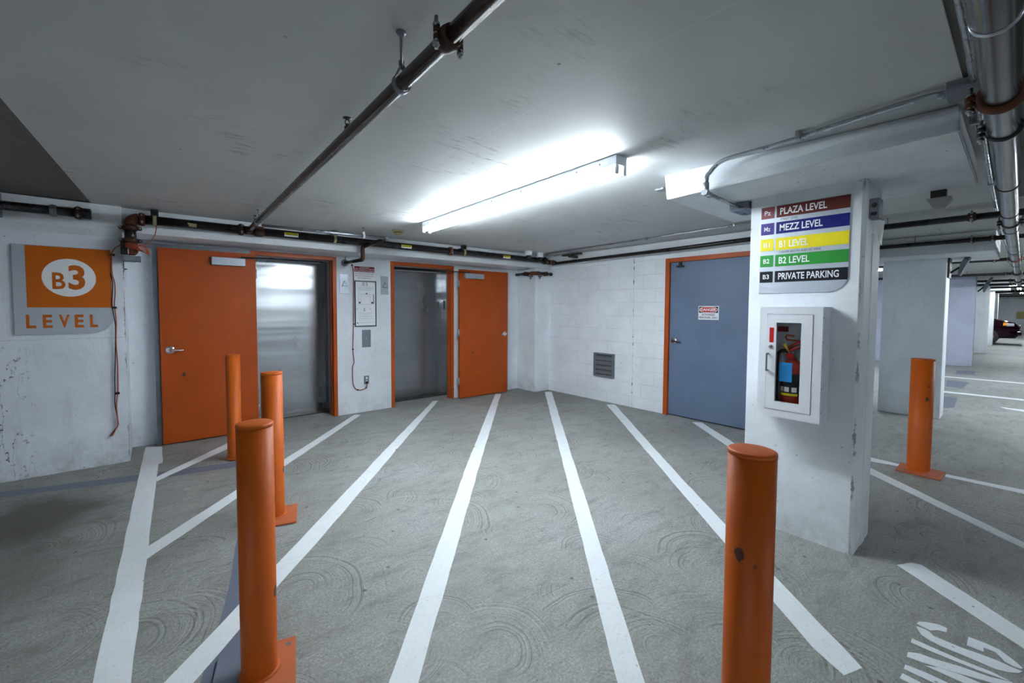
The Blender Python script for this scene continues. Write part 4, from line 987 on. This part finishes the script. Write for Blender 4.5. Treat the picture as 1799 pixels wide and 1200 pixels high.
obj('conduit', tube(B(), smooth([(-8, .140, 2.378), (1.2, .150, 2.378), (2.5, .157, 2.378), (4.4, .18, 2.378), (6.2, .195, 2.378), (7.6, .20, 2.33), (9.3, .185, 2.31), (12.5, .20, 2.32), (15.5, .10, 2.32)], 5), .012, 10), 'galv', t)
many('conduit_strap', lambda x: box(x-.012, x+.012, .12, .20, 2.36, CZ+.0115, bev=.002), (1.62, 3.1, 4.7), 'galv', t)
def crosspipe(x, z, r, label, cps=(), zt=CZ, y0=-8.9, y1=6.3):
    q = thing('cross_pipe', label, 'pipe', (x, .6, z-r), 'black pipes crossing the aisle ceiling')
    obj('pipe', tube(B(), [(x, y0, z), (x+.08, y1, z)], r, 14), 'blackpipe', q)
    for y in cps: coupling(q, (x+.04, y, z), (0, 1, 0), r, mat='rustdark', w_=.05)
    many('threaded_rod', lambda y: tube(B(), [(x+.04, y, z+r*.8), (x+.04, y, zt)], .005, 8), (.9, -.5), 'greybox', q)
    return q
crosspipe(5.80, 2.318, .030, 'black pipe crossing just beyond the sign pillar capital', (.33,), y1=1.3)
crosspipe(7.54, 2.30, .026, 'black pipe crossing in front of the second pillar capital, with two clamps', (.42, .26), y1=6.3)
crosspipe(10.85, 2.30, .028, 'black pipe crossing directly behind the second pillar capital', (.34,))
crosspipe(15.2, 2.30, .030, 'thin black pipe crossing in front of the bluish middle wall, with a bright fitting', (.30,))
crosspipe(18.6, 2.30, .032, 'black pipe crossing over the aisle just past the bluish middle wall', (.28,))
for k, x in enumerate((21.35, 24.2, 28.4, 30.6, 34.2, 39.4)):
    crosspipe(x, 2.30, .035, 'black pipe in the distant row crossing the aisle before the far wall', (.28,), y1=6.3)

# dark lamp wedge under the capital
t = thing('wedge_lamp', 'grey wedge-shaped luminaire hanging under the sign pillar capital', 'lamp', (4.05, .36, 2.11))
obj('mount', box(3.87, 3.92, .33, .40, 2.175, 2.2255), 'darkmetal', t)
b = B(); hexa(b, [(3.91, .33, 2.115), (3.96, .33, 2.115), (3.96, .385, 2.115), (3.91, .385, 2.115), (3.86, .305, 2.178), (4.0, .305, 2.178), (4.0, .42, 2.178), (3.86, .42, 2.178)])
bmesh.ops.bevel(b, geom=list(b.edges), offset=.005, segments=2, affect='EDGES'); obj('body', b, 'lampgrey', t)
# box with card on pillar side
t = thing('alarm_box', 'dark metal alarm box high on the aisle side of the sign pillar', 'alarm', (3.34, .57, 2.005))
obj('body', box(3.29, 3.385, .545, .590, 2.005, 2.120, bev=.004), 'greybox', t)
obj('speaker_slot', box(3.287, 3.29, .555, .582, 2.02, 2.04), 'darkmetal', t)
b = lathe(B(), (3.29, .568, 2.080), (-1, 0, 0), [(0, .014), (.003, .012)], 16); obj('sounder', b, 'darkmetal', t)
t = obj('paper_card', hexa(B(), [(3.42, .560, 1.875), (3.46, .556, 1.86), (3.46, .5575, 1.86), (3.42, .5615, 1.875), (3.36, .574, 2.00), (3.47, .548, 2.01), (3.47, .5495, 2.01), (3.36, .5755, 2.00)]), 'whitev', label='white paper card hanging below the dark alarm box', cat='card')
# mirrors by the second pillar and further
def mirror(c, w_, label, s=1.0):
    q = thing('safety_mirror', label, 'mirror', (c[0], c[1], c[2]))
    x, y, z = c
    b = B(); prism(b, [(0, 0), (.30*s, 0), (.31*s, .012*s), (.28*s, .035*s), (.15*s, .055*s), (.03*s, .035*s), (-.01*s, .012*s)], (x, y, z), (0, -.34, .94), (0, .94, .34), (w_, 0, 0))
    bmesh.ops.bevel(b, geom=list(b.edges), offset=.006*s, segments=2, affect='EDGES')
    obj('mirror_shell', b, 'mirrorback', q)
    b = B(); tube(b, [(x+w_/2, y, z+.12*s), (x+w_/2, y+.12, z+.02)], .012*s, 8); obj('arm', b, 'black', q)
mirror((8.26, .545, 1.93), .24, 'tilted safety mirror bracketed to the second pillar')
mirror((16.6, .66, 1.93), .25, 'distant tilted safety mirror beyond the bluish middle wall', 1.3)
struct('trim_pillar_channel', box(8.24, 8.50, .640, .66, 1.90, 2.16), 'darkmetal')

# ============================================================ DIRECTORY SIGN on the pillar
X = 3.22
t = thing('directory_sign', 'silver directory of parking levels with five coloured bars on the pillar', 'sign', (X, .895, 1.575))
obj('panel', prism(B(), rounded(.659, 1.132, 1.578, 2.152, .10, ('bl',)), (X-.006, 0, 0), (0, 1, 0), (0, 0, 1), (.006, 0, 0)), 'silver', t)
rows = [(2.149, 2.073, 'maroon', 'pinkmaroon', 'Pz', 'PLAZA LEVEL', .772), (2.043, 1.967, 'navy', 'violet', 'Mz', 'MEZZ LEVEL', .791), (1.939, 1.860, 'yellow', 'yellow', 'B1', 'B1 LEVEL', .862), (1.830, 1.754, 'green', 'green', 'B2', 'B2 LEVEL', .852), (1.7235, 1.650, 'blackv', 'blackv', 'B3', 'PRIVATE PARKING', .703)]
for zt, zb, m1, m2, a, s, y1 in rows:
    q = obj('level_bar', box(X-.0072, X-.006, .661, 1.040, zb, zt), m1, t)
    obj('bar_lettering', text(B(), s, (X-.0073, 1.020, zb+.016), (0, -1, 0), (0, 0, 1), 1.020-y1, .044, .0006, .018), 'whitev', q)
    q = obj('level_code_square', box(X-.0072, X-.006, 1.052, 1.129, zb, zt), m2, t)
    obj('code_lettering', text(B(), a, (X-.0073, 1.110, zb+.023), (0, -1, 0), (0, 0, 1), .036, .030, .0006, .012), 'whitev', q)
b = B(); text(b, 'STREET LEVEL', (X-.0062, 1.018, 2.0515), (0, -1, 0), (0, 0, 1), .098, .015); text(b, 'CASHIER BOOTH AND HC VANS', (X-.0062, 1.021, 1.8385), (0, -1, 0), (0, 0, 1), .225, .015)
obj('small_lettering', b, 'darkprint', t)

# ============================================================ EXTINGUISHER CABINET
t = thing('extinguisher_cabinet', 'white fire extinguisher cabinet mounted on the pillar below the directory sign', 'cabinet', (X, .9, .79))
F = 3.048; y0, y1, z0, z1 = .732, 1.062, .792, 1.487
b = B(); w_ = .012
bx(b, F+.03, X, y0, y0+w_, z0, z1); bx(b, F+.03, X, y1-w_, y1, z0, z1); bx(b, F+.03, X, y0+w_, y1-w_, z0, z0+w_); bx(b, F+.03, X, y0+w_, y1-w_, z1-w_, z1); bx(b, X-.01, X, y0+w_, y1-w_, z0+w_, z1-w_)
obj('box', b, 'fixture', t)
b = B(); dy0, dy1, dz0, dz1 = .777, 1.021, .838, 1.442
for a in ((y0, dy0, z0, z1), (dy1, y1, z0, z1), (dy0, dy1, z0, dz0), (dy0, dy1, dz1, z1)): bx(b, F, F+.03, *a)
obj('face_frame', b, 'white', t)
gy0, gy1, gz0, gz1 = .8365, .967, .892, 1.388; e = .0025
b = B()
for a in ((dy0+e, gy0, dz0+e, dz1-e), (gy1, dy1-e, dz0+e, dz1-e), (gy0, gy1, dz0+e, gz0), (gy0, gy1, gz1, dz1-e)): bx(b, F-.003, F+.018, *a)
dr = obj('door', b, 'white', t)
obj('glass', box(F+.006, F+.009, gy0, gy1, gz0, gz1), 'glass', dr)
b = B(); tube(b, smooth([(F-.003, 1.008, 1.19), (F-.028, 1.008, 1.19), (F-.030, 1.008, 1.18), (F-.030, 1.008, 1.095), (F-.028, 1.008, 1.085), (F-.003, 1.008, 1.085)], 4), .0052, 10); obj('handle', b, 'greybox', dr)
obj('lock', lathe(B(), (F-.003, .996, 1.235), (-1, 0, 0), [(0, .013), (.004, .012), (.006, .008), (.008, .007)], 18), 'chrome', dr)
s = obj('red_label', box(F-.0036, F-.003, .980, 1.004, 1.262, 1.356), 'red', dr)
b = B()
for k, (tx, yy_) in enumerate((('BREAK GLASS', 1.001), ('FIRE EXTINGUISHER', .9925))): text(b, tx, (F-.0038, yy_-.0072, 1.266), (0, 0, 1), (0, 1, 0), .086, .0065, -.0005)
obj('label_lettering', b, 'whitev', s)
obj('inner_label', box(X-.0106, X-.010, .95, 1.04, 1.325, 1.36), 'darkred', t)
many('rivet', lambda z: lathe(B(), (3.063, .732, z), (0, -1, 0), [(0, .005), (.0015, .004)], 10), (.86, 1.0, 1.14, 1.28, 1.42), 'greybox', t)
# the extinguisher stands inside
cx, cy, zb = 3.135, .900, z0+w_
t = thing('fire_extinguisher', 'red fire extinguisher with a blue inspection tag inside the white cabinet', 'fire extinguisher', (cx, cy, zb))
r = .060
obj('cylinder', lathe(B(), (cx, cy, zb), (0, 0, 1), [(0, r*.92), (.004, r), (.28, r), (.31, r*.93), (.335, r*.7), (.35, r*.4), (.365, r*.3)], 36), 'ext_red', t)
obj('label_band', lathe(B(), (cx, cy, zb+.125), (0, 0, 1), [(0, r+.0006), (.14, r+.0006)], 36), 'label_dark', t)
def arcpatch(a0, a1, zl, zh, rr, k=10):
    b = B()
    for i in range(k):
        a, c_ = R(a0+(a1-a0)*i/k), R(a0+(a1-a0)*(i+1)/k)
        b.faces.new([b.verts.new(p) for p in ((cx-rr*math.cos(a), cy+rr*math.sin(a), zl), (cx-rr*math.cos(c_), cy+rr*math.sin(c_), zl), (cx-rr*math.cos(c_), cy+rr*math.sin(c_), zh), (cx-rr*math.cos(a), cy+rr*math.sin(a), zh))])
    return b
obj('yellow_strip', arcpatch(-45, 55, zb+.128, zb+.143, r+.0014), 'yellow', t)
for a in (-38, 0, 32): obj('pictogram', arcpatch(a-2, a+24, zb+.152, zb+.182, r+.0014, 4), 'whitev', t)
b = B(); lathe(b, (cx, cy, zb+.36), (0, 0, 1), [(0, .018), (.03, .018), (.045, .014)], 16); tube(b, [(cx, cy+.02, zb+.385), (cx-.02, cy+.045, zb+.39)], .010, 10); obj('valve', b, 'galv', t)
obj('gauge', lathe(B(), (cx-.018, cy+.008, zb+.375), (-1, 0, 0), [(0, .020), (.012, .020), (.014, .016)], 18), 'red', t)
b = B(); tube(b, smooth([(cx, cy+.03, zb+.40), (cx, cy-.02, zb+.425), (cx, cy-.06, zb+.44)], 4), .009, 8); tube(b, smooth([(cx, cy+.025, zb+.42), (cx, cy-.01, zb+.45), (cx, cy-.06, zb+.475)], 4), .009, 8); obj('grip', b, 'ext_red', t)
b = B(); tube(b, smooth([(cx-.01, cy+.025, zb+.405), (cx-.02, cy+.055, zb+.402), (cx-.03, cy+.075, zb+.37), (cx-.03, cy+.080, zb+.25), (cx-.03, cy+.076, zb+.14), (cx-.03, cy+.070, zb+.06)], 6), .0115, 10); obj('hose', b, 'rubber', t)
obj('nozzle', tube(B(), [(cx-.03, cy+.070, zb+.07), (cx-.03, cy+.068, zb+.02)], [.011, .014], 12), 'galv', t)
b = B(); hexa(b, [(cx-r-.012, cy-.018, zb+.215), (cx-r-.006, cy+.052, zb+.215), (cx-r-.005, cy+.052, zb+.215), (cx-r-.011, cy-.018, zb+.215), (cx-r-.008, cy-.018, zb+.335), (cx-r-.004, cy+.052, zb+.335), (cx-r-.003, cy+.052, zb+.335), (cx-r-.007, cy-.018, zb+.335)]); q = obj('inspection_tag', b, 'tag_blue', t)
b = B(); hexa(b, [(cx-.03, cy+.018, zb+.41), (cx-.03, cy+.03, zb+.42), (cx-.029, cy+.03, zb+.42), (cx-.029, cy+.018, zb+.41), (cx-.03, cy+.03, zb+.455), (cx-.03, cy+.05, zb+.445), (cx-.029, cy+.05, zb+.445), (cx-.029, cy+.03, zb+.455)]); tube(b, [(cx-.03, cy+.025, zb+.415), (cx-.025, cy+.005, zb+.39)], .003, 6); obj('seal_tag', b, 'tag_yellow', t)
b = B(); tube(b, [(cx, cy-.005, zb+.50), (cx-.005, cy+.035, zb+.505), (cx-.005, cy+.04, zb+.49), (cx, cy+.035, zb+.475), (cx, cy-.03, zb+.47)], .006, 8); obj('carry_handle', b, 'orangewire', t)

# ============================================================ CAR far away
t = thing('parked_car', 'dark maroon car nosing out from behind the far pillars', 'car', (28.7, 2.3, 0))
prof = [(.20, .30), (.12, .42), (.10, .62), (.14, .80), (.24, .93), (.55, 1.02), (1.25, 1.10), (1.75, 1.52), (2.1, 1.68), (3.2, 1.70), (4.1, 1.55), (4.45, 1.15), (4.55, .8), (4.5, .35), (.9, .28)]
b = prism(B(), prof, (27.85, 0, 0), (0, 1, 0), (0, 0, 1), (1.8, 0, 0)); bmesh.ops.bevel(b, geom=[e_ for e_ in b.edges if e_.calc_length() < 1.7], offset=.07, segments=3, affect='EDGES', clamp_overlap=True)
for f in b.faces: f.smooth = True
obj('body', b, 'car', t)
for y in (.98, 3.65):
    for x in (27.84, 29.46): obj('wheel', lathe(B(), (x, y, .345), (1, 0, 0), [(0, .22), (.01, .33), (.03, .345), (.18, .345), (.2, .33)], 28), 'rubber', t); obj('hubcap', lathe(B(), (x-.012 if x < 29 else x+.2, y, .345), (1, 0, 0), [(0, .02), (.004, .19), (.012, .2)], 20), 'alu', t)
b = box(27.83, 27.90, .24, .46, .80, .92, bev=.02); obj('headlamp', b, 'lens', t); obj('turn_signal', box(27.825, 27.86, .44, .54, .82, .95, bev=.01), 'amber', t)
b = box(29.6, 29.67, .24, .46, .80, .92, bev=.02); obj('headlamp', b, 'lens', t)
obj('bumper', box(27.82, 29.68, .04, .18, .42, .60, bev=.03), 'car', t); obj('grille', box(28.3, 29.2, .085, .12, .66, .82), 'black', t)
obj('side_windows', prism(B(), [(1.55, 1.15), (1.95, 1.55), (3.3, 1.58), (4.0, 1.42), (4.1, 1.15)], (27.84, 0, 0), (0, 1, 0), (0, 0, 1), (.02, 0, 0)), 'glassdark', t)

bpy.context.view_layer.update()
